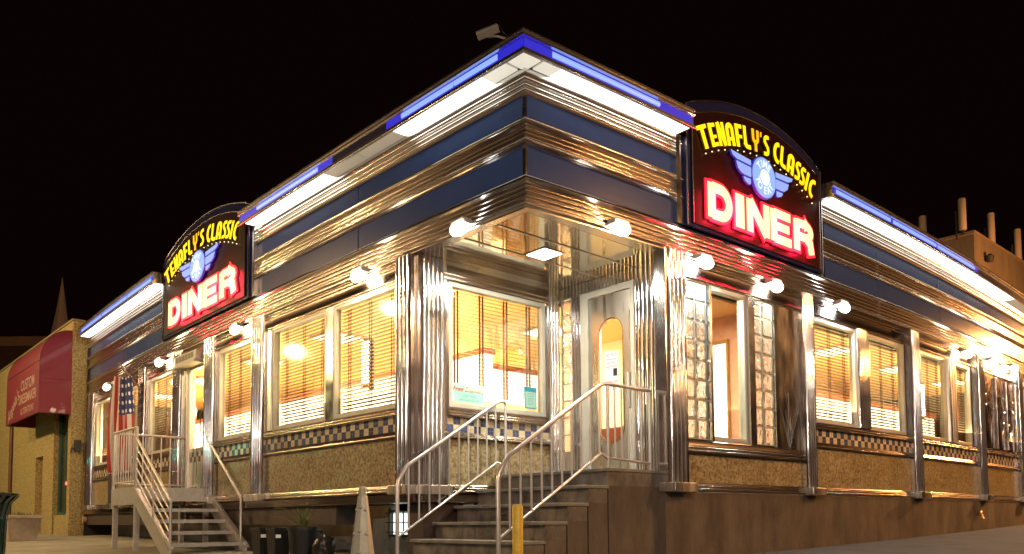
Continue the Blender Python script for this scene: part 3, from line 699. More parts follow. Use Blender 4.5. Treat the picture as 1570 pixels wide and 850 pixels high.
# vestibule seen through the clear window: peach wall, inner door frame, glass
VP = mat('peach_marble', (.80,.36,.22), .35, var=.3, vscale=5)
pt = part(MB().vprism(fW, [(.3,4.75),(1.9,4.75),(1.9,4.8),(.3,4.8)], 1.21, 3.5), 'partition', VP)
part(MB().vprism(fW, [(1.9,4.75),(4.9,4.75),(4.9,4.8),(1.9,4.8)], 1.21, 3.5), 'partition', WALLW)
part(MB().vprism(fW, [(1.02,4.72),(1.32,4.72),(1.32,4.748),(1.02,4.748)], 1.72, 3.12), 'lit_panel', emis('vest_glow', (1.0,1.0,.85), 1.2, (.8,.8,.8)), pt)
fm_ = MB()
for q in ([(.99,4.70),(1.02,4.70),(1.02,4.748),(.99,4.748)], [(1.32,4.70),(1.35,4.70),(1.35,4.748),(1.32,4.748)]): fm_.vprism(fW, q, 1.67, 3.17)
fm_.vprism(fW, [(1.02,4.70),(1.32,4.70),(1.32,4.748),(1.02,4.748)], 1.67, 1.72).vprism(fW, [(1.02,4.70),(1.32,4.70),(1.32,4.748),(1.02,4.748)], 3.12, 3.17)
part(fm_, 'panel_frame', mat('brass_frame', (.45,.30,.10), .3, 1.0), pt)
for a_, b_ in ((1.40,4.55),(1.47,4.62)): part(MB().tube([W(a_,b_,1.25), W(a_,b_,3.48)], .022, 8), 'inner_post', CHROME, smooth=60)
lamp('vestibule_fill', 'AREA', W(.75,3.3,3.4), 130, (1.0,.95,.78), diner, size=.6, target=W(.75,3.3,0))  # added light without a fixture, brightens vestibule and glass blocks
# red neon ring hanging inside, far right window
rg = MB().tube([fR(10.55+.32*math.cos(2*PI*k/28), -.2, 2.55+.38*math.sin(2*PI*k/28)) for k in range(29)], .02, 8, cap=False).build('neon_ring', emis('red_ring', (1.0,.12,.02), 1.3))
tag(rg, 'thin red glowing ring behind the narrow far right window blind', 'neon ring')
rg = MB().tube([fR(5.28+.26*math.cos(2*PI*k/28), -.25, 2.4+.36*math.sin(2*PI*k/28)) for k in range(29)], .018, 8, cap=False).build('chair_hoop', mat('red_vinyl', (.45,.07,.02), .4))
tag(rg, 'dark red hoop behind the first blind window right of the sign', 'hoop')

# ------------------------------------------------------------------ lettering helpers
def text2d(body, size=1.0, shear=0.0, offset=0.0, align='CENTER', space=1.0):
    cu = bpy.data.curves.new('txt', 'FONT'); cu.body = body; cu.size = size; cu.shear = shear; cu.offset = offset
    cu.align_x = align; cu.align_y = 'CENTER'; cu.space_character = space; cu.resolution_u = 4
    ob = bpy.data.objects.new('txt', cu); COL.objects.link(ob)
    dg = bpy.context.evaluated_depsgraph_get(); me = bpy.data.meshes.new_from_object(ob.evaluated_get(dg))
    vs = [tuple(v.co[:2]) for v in me.vertices]; fs = [tuple(p.vertices) for p in me.polygons]
    bpy.data.objects.remove(ob); bpy.data.curves.remove(cu); bpy.data.meshes.remove(me)
    return vs, fs
def put_text(mb, P, body, x, y, size, d=0.0, rot=0.0, **k):
    vs, fs = text2d(body, size, **k); c, s_ = math.cos(rot), math.sin(rot)
    mb._add([P(x+vx*c-vy*s_, y+vx*s_+vy*c, d) for vx, vy in vs], fs); return mb
# deco letters: strokes of (points, thickness) in a box of height 1
def arc(cx, cy, rx, ry, a0, a1, n=8):
    return [(cx+rx*math.cos(math.radians(a0+(a1-a0)*i/n)), cy+ry*math.sin(math.radians(a0+(a1-a0)*i/n))) for i in range(n+1)]
DECO = {
 'T': [([(-.34,.91),(.34,.91)],.17),([(0,.9),(0,0)],.22)],
 'E': [([(-.18,1),(-.18,0)],.24),([(-.18,.91),(.24,.91)],.18),([(-.18,.42),(.2,.42)],.15),([(-.18,.09),(.24,.09)],.18)],
 'N': [([(-.2,1),(-.2,0)],.2),([(.2,1),(.2,0)],.2),([(-.2,1),(.2,0)],.22)],
 'A': [([(-.2,0)]+arc(0,.72,.2,.18,180,0)+[(.2,0)],.22),([(-.2,.30),(.2,.30)],.15)],
 'F': [([(-.18,1),(-.18,0)],.24),([(-.18,.91),(.24,.91)],.18),([(-.18,.46),(.2,.46)],.15)],
 'L': [([(-.16,1),(-.16,.22)]+arc(.02,.22,.18,.14,180,270,4)+[(.24,.08)],.2)],
 'Y': [([(-.2,1)]+arc(0,.62,.2,.2,180,360,8)+[(.2,1)],.19),([(0,.45),(0,0)],.2)],
 "'": [([(0,1),(-.03,.78)],.14)],
 'S': [([(.2,.93)]+arc(.02,.72,.17,.19,75,200,6)+arc(-.02,.30,.19,.2,50,-100,6)+[(-.2,.09)],.19)],
 'C': [([(.22,.93)]+arc(.14,.5,.3,.42,105,255,10)+[(.22,.07)],.21)],
 'I': [([(0,1),(0,0)],.23)],
 'B': [],
}
BOLD = {
 'D': [([(-.32,1.0),(-.32,0)],.26),([(-.3,.89),(0,.89)]+arc(0,.5,.32,.39,90,-90,12)+[(-.3,.11)],.23)],
 'I': [([(0,1),(0,0)],.34)],
 'N': [([(-.34,1),(-.34,0)],.24),([(.34,1),(.34,0)],.24),([(-.33,.95),(.33,.05)],.25)],
 'E': [([(-.30,1),(-.30,0)],.26),([(-.28,.90),(.40,.90)],.20),([(-.28,.5),(.34,.5)],.19),([(-.28,.10),(.42,.10)],.20)],
 'R': [([(-.32,1),(-.32,0)],.26),([(-.3,.90),(.05,.90)]+arc(.05,.69,.27,.21,90,-90,8)+[(-.3,.48)],.20),([(.12,.46),(.28,.34),(.34,0)],.24)],
}
def strokes(mb, P, glyph, x, y, w_, h, rot=0.0, grow=0.0, d0=0.0, d1=.02):
    c, s_ = math.cos(rot), math.sin(rot)
    for q, (pts, t) in enumerate(glyph):
        pts = [Vector((px*w_, py*h)) for px, py in pts]; t = t*w_ + grow*2
        e = grow
        if e:
            pts[0] = pts[0] + (pts[0]-pts[1]).normalized()*e; pts[-1] = pts[-1] + (pts[-1]-pts[-2]).normalized()*e
        n = len(pts); left, right = [], []
        for i in range(n):
            t0 = (pts[i]-pts[i-1]).normalized() if i > 0 else None; t1 = (pts[i+1]-pts[i]).normalized() if i < n-1 else None
            tt = ((t0 or t1)+(t1 or t0)).normalized(); nn = Vector((-tt.y, tt.x))
            cosv = max(.6, nn.dot(Vector((-(t0 or t1).y, (t0 or t1).x))))
            off = nn*(t/2)/cosv
            left.append(pts[i]+off); right.append(pts[i]-off)
        vs = []; dd = q*.0012
        for L_, R_ in zip(left, right):
            for p_, dz in ((L_,d0),(R_,d0),(R_,d1+dd),(L_,d1+dd)):
                px_, py_ = p_; py_ = py_ + 0
                vs.append(P(x+px_*c-py_*s_, y+px_*s_+py_*c, dz))
        fs = []
        for i in range(n-1):
            for k in range(4): fs.append((4*i+k,4*i+(k+1)%4,4*i+4+(k+1)%4,4*i+4+k))
        fs += [(3,2,1,0),(4*n-4,4*n-3,4*n-2,4*n-1)]
        mb._add(vs, fs)
    return mb

# ------------------------------------------------------------------ neon signs
YEL = emis('yellow_neon', (1.0,.62,.0), .75, (.5,.4,.02))
YELS = emis('yellow_neon_shade', (1.0,.45,.0), .5, (.5,.4,.02))
WHT = emis('warm_white_letters', (1.0,.74,.30), .95, (.05,.04,.02))
RED = emis('red_neon', (1.0,.003,.028), 1.0)
BLU = emis('blue_lit_acrylic', (.30,.44,1.0), .50)
BLU2 = emis('pale_blue_lit', (.26,.45,.92), .55)
WLT = emis('white_lit', (.75,.88,1.0), .62)
BULB = emis('tiny_bulb', (1.0,.85,.5), 1.2)
def diner_sign(fr, s0, sgn, kx, label):
    def P(x, z, d): return fr(s0 + sgn*x*kx, d, z)
    sg = empty('diner_sign', fr(s0, 0, 4.05)); tag(sg, label, 'neon sign', 'arched neon diner signs')
    # arched panel outline
    HW = 1.44; R = 3.4; zc = 5.70 - R
    def arch(hw, r, n=28):
        a = math.asin(hw/r); return [(r*math.sin(-a+2*a*i/n), zc + r*math.cos(-a+2*a*i/n)) for i in range(n+1)]
    def plate(pts, d0, d1, name, m, smooth=None):
        mb = MB(); n = len(pts); mb._add([P(x,z,d0) for x,z in pts]+[P(x,z,d1) for x,z in pts], [tuple(range(n)), tuple(range(2*n-1,n-1,-1))]+[(i,(i+1)%n,n+(i+1)%n,n+i) for i in range(n)])
        return mb.build(name, m, sg)
    plate(arch(HW, R)+[(HW,3.985),(-HW,3.985)], .03, .085, 'navy_backboard', NAVY)
    plate(arch(1.36, R-.13)+[(1.36,4.02),(-1.36,4.02)], .085, .10, 'maroon_panel', MAROON)
    # chrome frame round both fields
    fm = MB(); oa = arch(HW, R)
    fm.tube([P(x,z,.09) for x,z in [(-HW,3.985)]+oa+[(HW,3.985)]], .011, 6)
    ia = arch(1.36, R-.13); fm.tube([P(x,z,.105) for x,z in [(-1.36,4.02)]+ia+[(1.36,4.02)]], .008, 6)
    fm.build('chrome_frame', mat('dark_chrome', (.35,.32,.33), .2, 1.0), sg, smooth=50)
    # yellow arched lettering
    R0 = 2.58; z0 = 5.185 - R0; H_ = .27
    Rm = R0 + H_/2
    letters = [('T',-1.22,.30),('E',-1.02,.26),('N',-.86,.26),('A',-.68,.27),('F',-.49,.27),('L',-.33,.28),('Y',-.15,.27),("'",-.03,.22),('S',.085,.26),('C',.31,.27),('L',.47,.28),('A',.645,.27),('S',.815,.26),('S',.94,.26),('I',1.05,.24),('C',1.18,.27)]
    for i, (ch, x, w_) in enumerate(letters):
        th = x/Rm
        mb = MB(); strokes(mb, P, DECO[ch], R0*math.sin(th), z0+R0*math.cos(th), w_*.92, H_, rot=-th, d0=.127, d1=.131)
        lt = mb.build('yellow_letter', YELS if ch in "Y'" else YEL, sg)
        mb = MB(); strokes(mb, P, DECO[ch], R0*math.sin(th), z0+R0*math.cos(th), w_*.92, H_, rot=-th, d0=.10, d1=.122); mb.build('letter_return', mat('return_ochre', (.10,.06,.01), .5), lt)
    bl = MB(); bl.lathe((0,0,0), [(0,-.008),(.006,-.005),(.008,0),(.006,.005),(0,.008)], 8)
    first = None
    for i in range(19):
        x = -1.2 + 2.42*i/18; th = x/R0; r_ = R0-.045
        p_ = P(r_*math.sin(th), z0+r_*math.cos(th), .12)
        if first is None:
            first = MB().lathe(tuple(p_), [(0,-.008),(.006,-.005),(.008,0),(.006,.005),(0,.008)], 8).build('bulb', BULB, sg)
        else:
            o_ = first.copy(); COL.objects.link(o_); o_.parent = sg; o_.location = p_ - Vector((0,0,.008)); o_.matrix_parent_inverse = first.matrix_parent_inverse.copy()
    # DINER in white with red neon halo
    for ch, x, w_ in (('D',-.89,.52),('I',-.51,.50),('N',-.13,.52),('E',.37,.54),('R',.91,.54)):
        xx = x + {'D':0.0,'I':.0,'N':0,'E':-.0,'R':.0}[ch]
        hb = MB(); strokes(hb, P, BOLD[ch], xx, 4.145, w_*1.0, .405, grow=.034, d0=.102, d1=.120); h_ = hb.build('red_halo', RED, sg)
        mb = MB(); strokes(mb, P, BOLD[ch], xx, 4.145, w_*1.0, .405, d0=.126, d1=.130); mb.build('white_letter', WHT, sg)
    # winged roundel
    rc = (-.02, 4.875)
    def disc(r, d0, d1, name, m, par=None):
        pts = [(rc[0]+r*math.cos(2*PI*k/40), rc[1]+r*math.sin(2*PI*k/40)) for k in range(40)]; mb = MB(); n = 40
        mb._add([P(x,z,d0) for x,z in pts]+[P(x,z,d1) for x,z in pts], [tuple(range(n)), tuple(range(2*n-1,n-1,-1))]+[(i,(i+1)%n,n+(i+1)%n,n+i) for i in range(n)])
        return mb.build(name, m, par or sg)
    rd = disc(.262, .12, .150, 'roundel', emis('roundel_edge', (.03,.03,.5), .35))
    disc(.248, .150, .156, 'rim', BLU, rd); disc(.232, .156, .160, 'face', BLU2, rd); disc(.108, .160, .163, 'inner_ring', BLU, rd); disc(.100, .163, .168, 'hub', WLT, rd)
    tx = MB()
    for ch, ang in (('T',140),('I',117),('M',92),('E',62)):
        a = math.radians(ang-6); put_text(tx, P, ch, rc[0]+.165*math.cos(a), rc[1]+.165*math.sin(a), .125, d=.163, rot=a-PI/2, offset=.004)
    tx.build('roundel_text', WLT, rd); tx = MB()
    for ch, ang in (('T',202),('O',228),('E',270),('A',298),('T',325)):
        a = math.radians(ang); put_text(tx, P, ch, rc[0]+.165*math.cos(a), rc[1]+.165*math.sin(a), .125, d=.163, rot=a+PI/2, offset=.004)
    tx.build('roundel_text', WLT, rd)
    for sx in (-1, 1):
        e = 0.0
        feathers = [[(.27,.145),(.66,.165),(.63,.12),(.55,.092),(.27,.085)], [(.27,.055),(.56,.062),(.53,-.01),(.46,-.052),(.40,-.06),(.27,-.06)], [(.28,-.09),(.42,-.09),(.39,-.135),(.33,-.155),(.285,-.155)]]
        wb = MB()
        for fth in feathers:
            cxm = sum(p[0] for p in fth)/len(fth); czm = sum(p[1] for p in fth)/len(fth)
            big = [(cxm+(p[0]-cxm)*1.06, czm+(p[1]-czm)*1.20) for p in fth]
            n = len(big); wb._add([P(rc[0]+sx*x, rc[1]+z, .12) for x,z in big]+[P(rc[0]+sx*x, rc[1]+z, .14) for x,z in big], [tuple(range(n)), tuple(range(2*n-1,n-1,-1))]+[(i,(i+1)%n,n+(i+1)%n,n+i) for i in range(n)])
        wg = wb.build('wing', MC['roundel_edge'], sg)
        for fth in feathers:
            n = len(fth); fb = MB(); fb._add([P(rc[0]+sx*x, rc[1]+z, .141) for x,z in fth]+[P(rc[0]+sx*x, rc[1]+z, .150) for x,z in fth], [tuple(range(n)), tuple(range(2*n-1,n-1,-1))]+[(i,(i+1)%n,n+(i+1)%n,n+i) for i in range(n)])
            fb.build('feather', BLU, wg)
    # red light the neon throws on the board
    for x in (-.89,-.5,-.12,.38,.9):
        lamp('neon_red_glow', 'AREA', P(x, 4.35, .215), 12.0, (1.0,.008,.05), sg, size=.18, target=P(x, 4.35, 0), sy=.4)
    return sg
diner_sign(fR, 3.95, 1, 1.0, 'arched TENAFLY\'S CLASSIC DINER sign on the right side, over the glass blocks')
diner_sign(fL, 7.82, -1, 1.265, 'arched TENAFLY\'S CLASSIC DINER sign on the left side, over the metal stairs')

# ------------------------------------------------------------------ flood lights under the frieze
def flood(fr, s, z, col, label, e=30, emi=34):
    t_ = empty('flood_light', fr(s, .05, z)); tag(t_, label, 'flood light', 'flood lights along the diner eaves')
    MB().prism(fr, [(s-.10,z+.095),(s+.10,z+.095),(s+.125,z+.03),(s-.125,z+.03)], .02, .13).build('housing', mat('lamp_housing', (.55,.53,.50), .35, .5), t_, bevel=.008)
    MB().box(fr, s-.03, s+.03, .0, .05, z+.02, z+.10).build('bracket', ALU, t_)
    key = 'flood_lens_%d' % round(col[2]*100)
    m = emis(key, col, emi, (.8,.8,.8))
    mb = MB(); vs = []; fs = []; nu_, nv_ = 16, 9
    for i in range(nv_+1):
        th = PI*i/nv_
        for k in range(nu_):
            ph = 2*PI*k/nu_; vs.append(fr(s+.115*math.cos(th), .115+.06*math.sin(th)*math.cos(ph), z-.005+.07*math.sin(th)*math.sin(ph)))
    for i in range(nv_):
        for k in range(nu_): fs.append((i*nu_+k, i*nu_+(k+1)%nu_, (i+1)*nu_+(k+1)%nu_, (i+1)*nu_+k))
    mb._add(vs, fs); mb.build('lens', m, t_, smooth=80)
    lamp('flood_glow', 'SPOT', fr(s,.215,z-.06), e, col, t_, size=.05, target=fr(s,.55,z-2.0), spot=165)
CW, WM, NW = (.86,.95,1.0), (1.0,.80,.50), (1.0,.91,.74)
flood(fL, 1.10, 3.66, CW, 'cool white flood light on the entrance canopy, left of the corner')
flood(fL, 2.98, 3.60, WM, 'warm flood light above window next to the big corner pillar')
flood(fL, 6.40, 3.57, WM, 'warm flood light right of the air curtain, above a blind window')
flood(fL, 9.75, 3.58, WM, 'warm flood light left of the air curtain over the metal stairs')
flood(fL, 13.2, 3.58, WM, 'farthest left flood light, beside the flag staff')
flood(fR, 1.40, 3.68, NW, 'flood light on the entrance canopy, right of the corner above the steel door')
flood(fR, 2.78, 3.60, CW, 'cool white flood light over the first glass block column')
flood(fR, 4.20, 3.58, NW, 'flood light over the second glass block column, under the red DINER letters')
flood(fR, 5.90, 3.60, CW, 'cool white flood light over the first blind window right of the sign')
flood(fR, 10.55, 3.57, WM, 'flood light over the narrow window before the feathered steel panel')
flood(fR, 11.95, 3.60, NW, 'left one of the pair of flood lights over the feathered steel panel')
flood(fR, 13.35, 3.66, CW, 'right one of the pair of flood lights over the feathered steel panel')
cl = empty('canopy_light', W(1.06,1.27,3.63)); tag(cl, 'square lit panel recessed in the shiny soffit over the steps', 'ceiling light')
MB().vprism(fW, [(.89,1.11),(1.23,1.11),(1.23,1.43),(.89,1.43)], 3.634, 3.642).build('frame', CHROME, cl, bevel=.004)
MB().vprism(fW, [(.92,1.14),(1.20,1.14),(1.20,1.40),(.92,1.40)], 3.630, 3.634).build('diffuser', emis('canopy_diffuser', (1.0,.97,.86), 9, (.8,.8,.8)), cl)
lamp('canopy_glow', 'AREA', W(1.06,1.27,3.60), 32, (1.0,.93,.76), cl, size=.28, target=W(1.06,1.27,0))

# ------------------------------------------------------------------ corner steps of concrete
st_ = empty('entrance_steps', W(1.05,.6,.19)); tag(st_, 'dark brown concrete steps climbing to the corner door', 'steps')
ztop = [1.225, 1.045, .865, .685, .505, .325]
bn = [1.31, 1.01, .71, .41, .11, -.19]
A0, A1 = .22, 1.95
for i in range(6):
    bb = 2.42 if i == 0 else bn[i-1]
    if i == 0: MB().vprism(fW, [(A0,bn[0]),(A1+.02,bn[0]),(A1+.02,2.40),(A0,2.40)], ztop[0]-.18, ztop[0]-.035).build('riser', STEPC, st_)
    else: MB().vprism(fW, [(A0,bn[i]+.02),(A1,bn[i]+.02),(A1,bn[i-1]-.001),(A0,bn[i-1]-.001)], ztop[i]-.18, ztop[i]-.035).build('riser', STEPC, st_)
    MB().vprism(fW, [(A0-.012,bn[i]-.02),(A1+.01,bn[i]-.02),(A1+.01,(2.40 if i==0 else bn[i-1]+.015)),(A0-.012,(2.40 if i==0 else bn[i-1]+.015))], ztop[i]-.035, ztop[i]).build('tread', STEPE, st_, bevel=.006)
side = MB()
for i in range(6):
    b1_ = bn[i-1] if i else 2.13
    if ztop[i]-.18 > .1: side.vprism(fW, [(A0,bn[i]+.021),(A1,bn[i]+.021),(A1,b1_-.0015 if i else 2.40),(A0,b1_-.0015 if i else 2.40)], .02, ztop[i]-.1805)
side.build('stair_block', CONC, st_)

# handrails of the corner steps
def steps_rail(a, label, far, tail):
    t_ = empty('handrail', W(a,-.11,.2)); tag(t_, label, 'handrail', 'tubular handrails of the corner steps')
    zs = lambda b: 1.19 + (b+.11)*.627
    zl = lambda b: .53 + (b+.11)*.612
    # top rail with rounded bends
    pts = [W(a,-.115,.20), W(a,-.115,1.06), W(a,-.10,1.13), W(a,-.05,1.20)]
    b_ = .0
    while b_ < far-.12: pts.append(W(a,b_,zs(b_)+.02)); b_ += .25
    pts += [W(a,far-.08,zs(far-.08)+.015), W(a,far-.02,zs(far)-.005), W(a,far+.05,zs(far)+.005)]
    if tail > far+.1: pts.append(W(a,tail,zs(far)+.0))
    else: pts.append(W(a, far+.07, zs(far)-.03))
    MB().tube(pts, .021, 10).build('top_rail', RAIL, t_, smooth=60)
    lo = [W(a,-.11,zl(-.11)), W(a,far-.06,zl(far-.06)+.0)]
    if tail > far+.1: lo += [W(a,far+.02,1.33), W(a,tail,1.30)]
    else: lo += [W(a,far+.07,1.33)]
    MB().tube(lo, .014, 8).build('lower_rail', RAIL, t_, smooth=60)
    nb = 10; k = 0
    for i in range(1, nb+1):
        b_ = -.11 + (far+.11)*i/(nb+.6)
        MB().tube([W(a,b_,zl(b_)), W(a,b_,zs(b_)+.01)], .011, 6).build('baluster', RAIL, t_, smooth=60)
    if tail > far+.1:
        for i in range(5):
            b_ = far + .16 + (tail-far-.2)*i/5
            MB().tube([W(a,b_,1.32), W(a,b_,zs(far))], .011, 6).build('baluster', RAIL, t_, smooth=60)
        MB().tube([W(a,far+.05,1.22), W(a,far+.05,zs(far))], .018, 8).build('post', RAIL, t_, smooth=60)
        MB().tube([W(a,tail,1.22), W(a,tail,zs(far)+.01)], .018, 8).build('post', RAIL, t_, smooth=60)
    else:
        MB().tube([W(a,far+.07,1.22), W(a,far+.07,zs(far))], .018, 8).build('post', RAIL, t_, smooth=60)
steps_rail(.26, 'long tubular handrail on the right edge of the corner steps, ending before the door', 1.33, 2.06)
steps_rail(1.88, 'short tubular handrail on the left of the corner steps, beside the large window', 1.33, 0)

# ------------------------------------------------------------------ metal stairs on the left side
ms = empty('metal_staircase', W(7.6,-.4,.28)); tag(ms, 'galvanized metal stairs and landing at the left side door', 'metal stairs')
PB0, PB1, PA0, PA1, PZ = -1.0, .17, 7.55, 8.68, 1.235
MB().vprism(fW, [(PA0,PB0),(PA1,PB0),(PA1,PB1),(PA0,PB1)], PZ-.03, PZ).build('landing_deck', GALV, ms, bevel=.004)
sk = MB(); sk.vprism(fW, [(PA0,PB0-.02),(PA1,PB0-.02),(PA1,PB0+.01),(PA0,PB0+.01)], PZ-.26, PZ+.005).vprism(fW, [(PA1,PB0-.02),(PA1+.03,PB0-.02),(PA1+.03,PB1),(PA1,PB1)], PZ-.26, PZ+.005).vprism(fW, [(PA0-.03,PB0),(PA0,PB0),(PA0,PB1),(PA0-.03,PB1)], PZ-.16, PZ-.002)
sk.build('skirt', GALV, ms)
for a, b in ((PA0+.04,PB0+.03),(PA1-.03,PB0+.03),(PA1-.03,PB1-.1),(PA0+.04,PB1-.1)):
    MB().vprism(fW, [(a-.035,b-.035),(a+.035,b-.035),(a+.035,b+.035),(a-.035,b+.035)], ground_z(a,b)+.01, PZ-.03).build('leg', GALV, ms)
def zst(a): return PZ - .02 - (PA0 - a)*.62
AB = 6.02
for b in (PB0, PB1-.10):
    def f_(u, d, z, b=b): return W(u, b-d, z)
    MB().prism(f_, [(PA0,PZ+.0),(PA0,PZ-.24),(AB+.1,zst(AB)-.13),(AB,zst(AB)-.13),(AB,zst(AB)+.09)], 0, .03).build('stringer', GALV, ms)
    o_ = MB().prism(f_, [(PA0,PZ+.004),(PA0,PZ-.02),(AB,zst(AB)+.07),(AB,zst(AB)+.094)], .03, -.035).build('stringer_flange', GALV, ms)
ft_z = zst(AB)
for i in range(6):
    a = PA0 - .14 - i*(PA0-AB-.2)/5; z = PZ - .165*(i+1)
    MB().vprism(fW, [(a-.13,PB0+.01),(a+.12,PB0+.01),(a+.12,PB1-.11),(a-.13,PB1-.11)], z-.035, z).vprism(fW, [(a-.135,PB0+.01),(a-.13,PB0+.01),(a-.13,PB1-.11),(a-.135,PB1-.11)], z-.05, z+.003).build('tread', GALV, ms)
def tb(pts, r, name, n=8): return MB().tube(pts, r, n).build(name, GALV, ms, smooth=60)
RT = PZ+.90
tb([W(PA0,PB0,RT), W(PA1,PB0,RT-.0)], .022, 'guard_rail'); tb([W(PA0,PB0,PZ+.09), W(PA1,PB0,PZ+.09)], .013, 'bottom_rail')
tb([W(PA1,PB0,RT), W(PA1,PB1,RT)], .020, 'guard_rail'); tb([W(PA1,PB0,PZ+.09), W(PA1,PB1,PZ+.09)], .013, 'bottom_rail')
for a, b in ((PA0,PB0),(PA1,PB0),(PA1,PB1),(PA0,PB1-.12)): tb([W(a,b,PZ), W(a,b,RT if b < 0 or a > 8 else 2.12)], .024, 'post')
for i in range(1,9): tb([W(PA0+(PA1-PA0)*i/9,PB0,PZ+.09), W(PA0+(PA1-PA0)*i/9,PB0,RT)], .010, 'baluster', 6)
for i in range(1,8): tb([W(PA1,PB0+(PB1-PB0)*i/8,PZ+.09), W(PA1,PB0+(PB1-PB0)*i/8,RT)], .010, 'baluster', 6)
# sloping rails
zb_ = lambda a, k: (PZ + k) - (PA0-a)*.66
tb([W(PA0,PB0,zb_(PA0,.74)), W(AB+.03,PB0,zb_(AB+.03,.74))], .020, 'handrail'); 
for k in (.60,.45,.30,.15): tb([W(PA0,PB0,zb_(PA0,k)), W(AB+.03,PB0,zb_(AB+.03,k))], .011, 'midrail')
tb([W(AB+.03,PB0,zst(AB)), W(AB+.03,PB0,zb_(AB+.03,.75))], .022, 'post'); tb([W(6.75,PB0,zst(6.75)), W(6.75,PB0,zb_(6.75,.74))], .018, 'post')
tb([W(PA0,PB1-.12,2.12), W(7.5,PB1-.12,2.02), W(AB+.2,PB1-.12,1.07), W(AB+.18,PB1-.12,1.02), W(AB+.18,PB1-.12,.3)], .020, 'handrail')

# ------------------------------------------------------------------ air curtain over the left door
ac = empty('air_curtain', fL(8.25,0,3.30)); tag(ac, 'cream boxed air curtain with slotted front above the left door', 'air conditioner')
MB().prism(fL, [(7.82,3.30),(8.74,3.30),(8.74,3.34),(7.82,3.34)], 0, .19).build('tray', ALU, ac)
MB().box(fL, 7.80, 8.76, .0, .17, 3.34, 3.50).build('casing', ALU, ac, bevel=.012)
gl = MB()
for i in range(12): gl.box(fL, 7.90+i*.068, 7.90+i*.068+.035, .170, .174, 3.385, 3.475)
gl.build('slot', DARKM, ac)

# ------------------------------------------------------------------ flag on a short staff
fg = empty('flag', W(10.95,-.1,1.8)); tag(fg, 'hanging american flag on a short wall staff beside the metal stairs', 'flag')
MB().tube([fL(10.86,.02,3.15), W(10.95,-.32,3.72)], .013, 8).build('staff', mat('staff_wood', (.35,.2,.1), .5), fg)
def cloth():
    m, n, l, p = nmat('flag_cloth')
    uv = n.new('ShaderNodeUVMap'); sp_ = n.new('ShaderNodeSeparateXYZ'); l.new(uv.outputs[0], sp_.inputs[0])
    a = n.new('ShaderNodeMath'); a.operation = 'MULTIPLY'; a.inputs[1].default_value = 6.5; l.new(sp_.outputs['X'], a.inputs[0])
    f = n.new('ShaderNodeMath'); f.operation = 'FRACT'; l.new(a.outputs[0], f.inputs[0])
    g = n.new('ShaderNodeMath'); g.operation = 'LESS_THAN'; g.inputs[1].default_value = .5; l.new(f.outputs[0], g.inputs[0])
    mx = n.new('ShaderNodeMix'); mx.data_type = 'RGBA'; mx.inputs['A'].default_value = (.48,.42,.38,1); mx.inputs['B'].default_value = (.34,.02,.02,1); l.new(g.outputs[0], mx.inputs['Factor'])
    # canton: u<.54 and v>.62 ; stars as dots
    c1 = n.new('ShaderNodeMath'); c1.operation = 'LESS_THAN'; c1.inputs[1].default_value = .54; l.new(sp_.outputs['X'], c1.inputs[0])
    c2 = n.new('ShaderNodeMath'); c2.operation = 'GREATER_THAN'; c2.inputs[1].default_value = .60; l.new(sp_.outputs['Y'], c2.inputs[0])
    c3 = n.new('ShaderNodeMath'); c3.operation = 'MULTIPLY'; l.new(c1.outputs[0], c3.inputs[0]); l.new(c2.outputs[0], c3.inputs[1])
    vo = n.new('ShaderNodeTexVoronoi'); vo.inputs['Randomness'].default_value = 0; vo.inputs['Scale'].default_value = 11; l.new(uv.outputs[0], vo.inputs['Vector'])
    st2 = n.new('ShaderNodeMath'); st2.operation = 'LESS_THAN'; st2.inputs[1].default_value = .22; l.new(vo.outputs['Distance'], st2.inputs[0])
    m4 = n.new('ShaderNodeMix'); m4.data_type = 'RGBA'; m4.inputs['A'].default_value = (.02,.03,.12,1); m4.inputs['B'].default_value = (.7,.7,.7,1); l.new(st2.outputs[0], m4.inputs['Factor'])
    m5 = n.new('ShaderNodeMix'); m5.data_type = 'RGBA'; l.new(c3.outputs[0], m5.inputs['Factor']); l.new(mx.outputs['Result'], m5.inputs['A']); l.new(m4.outputs['Result'], m5.inputs['B'])
    l.new(m5.outputs['Result'], p.inputs['Base Color']); p.inputs['Roughness'].default_value = .8
    return m
fl = MB(); vs = []; uv = []; fs = []; nu, nv = 28, 24
for j in range(nv+1):
    v = j/nv
    for i in range(nu+1):
        u = i/nu
        fold = .055*math.sin(u*17+2.2*v)*(.5+.5*(1-v)); spread = .52 + .16*math.sin((1-v)*2.6)
        q_ = (u-.5)*spread
        vs.append(W(10.95+q_*.92+.05*(1-v), -.25+fold-q_*.30, 3.42 - (1-v)*1.75 + .10*abs(u-.3)*v)); uv.append((u, v))
for j in range(nv):
    for i in range(nu):
        k = j*(nu+1)+i; fs.append((k,k+1,k+nu+2,k+nu+1))
fl._add(vs, fs, uv); fl.build('cloth', cloth(), fg, smooth=80)

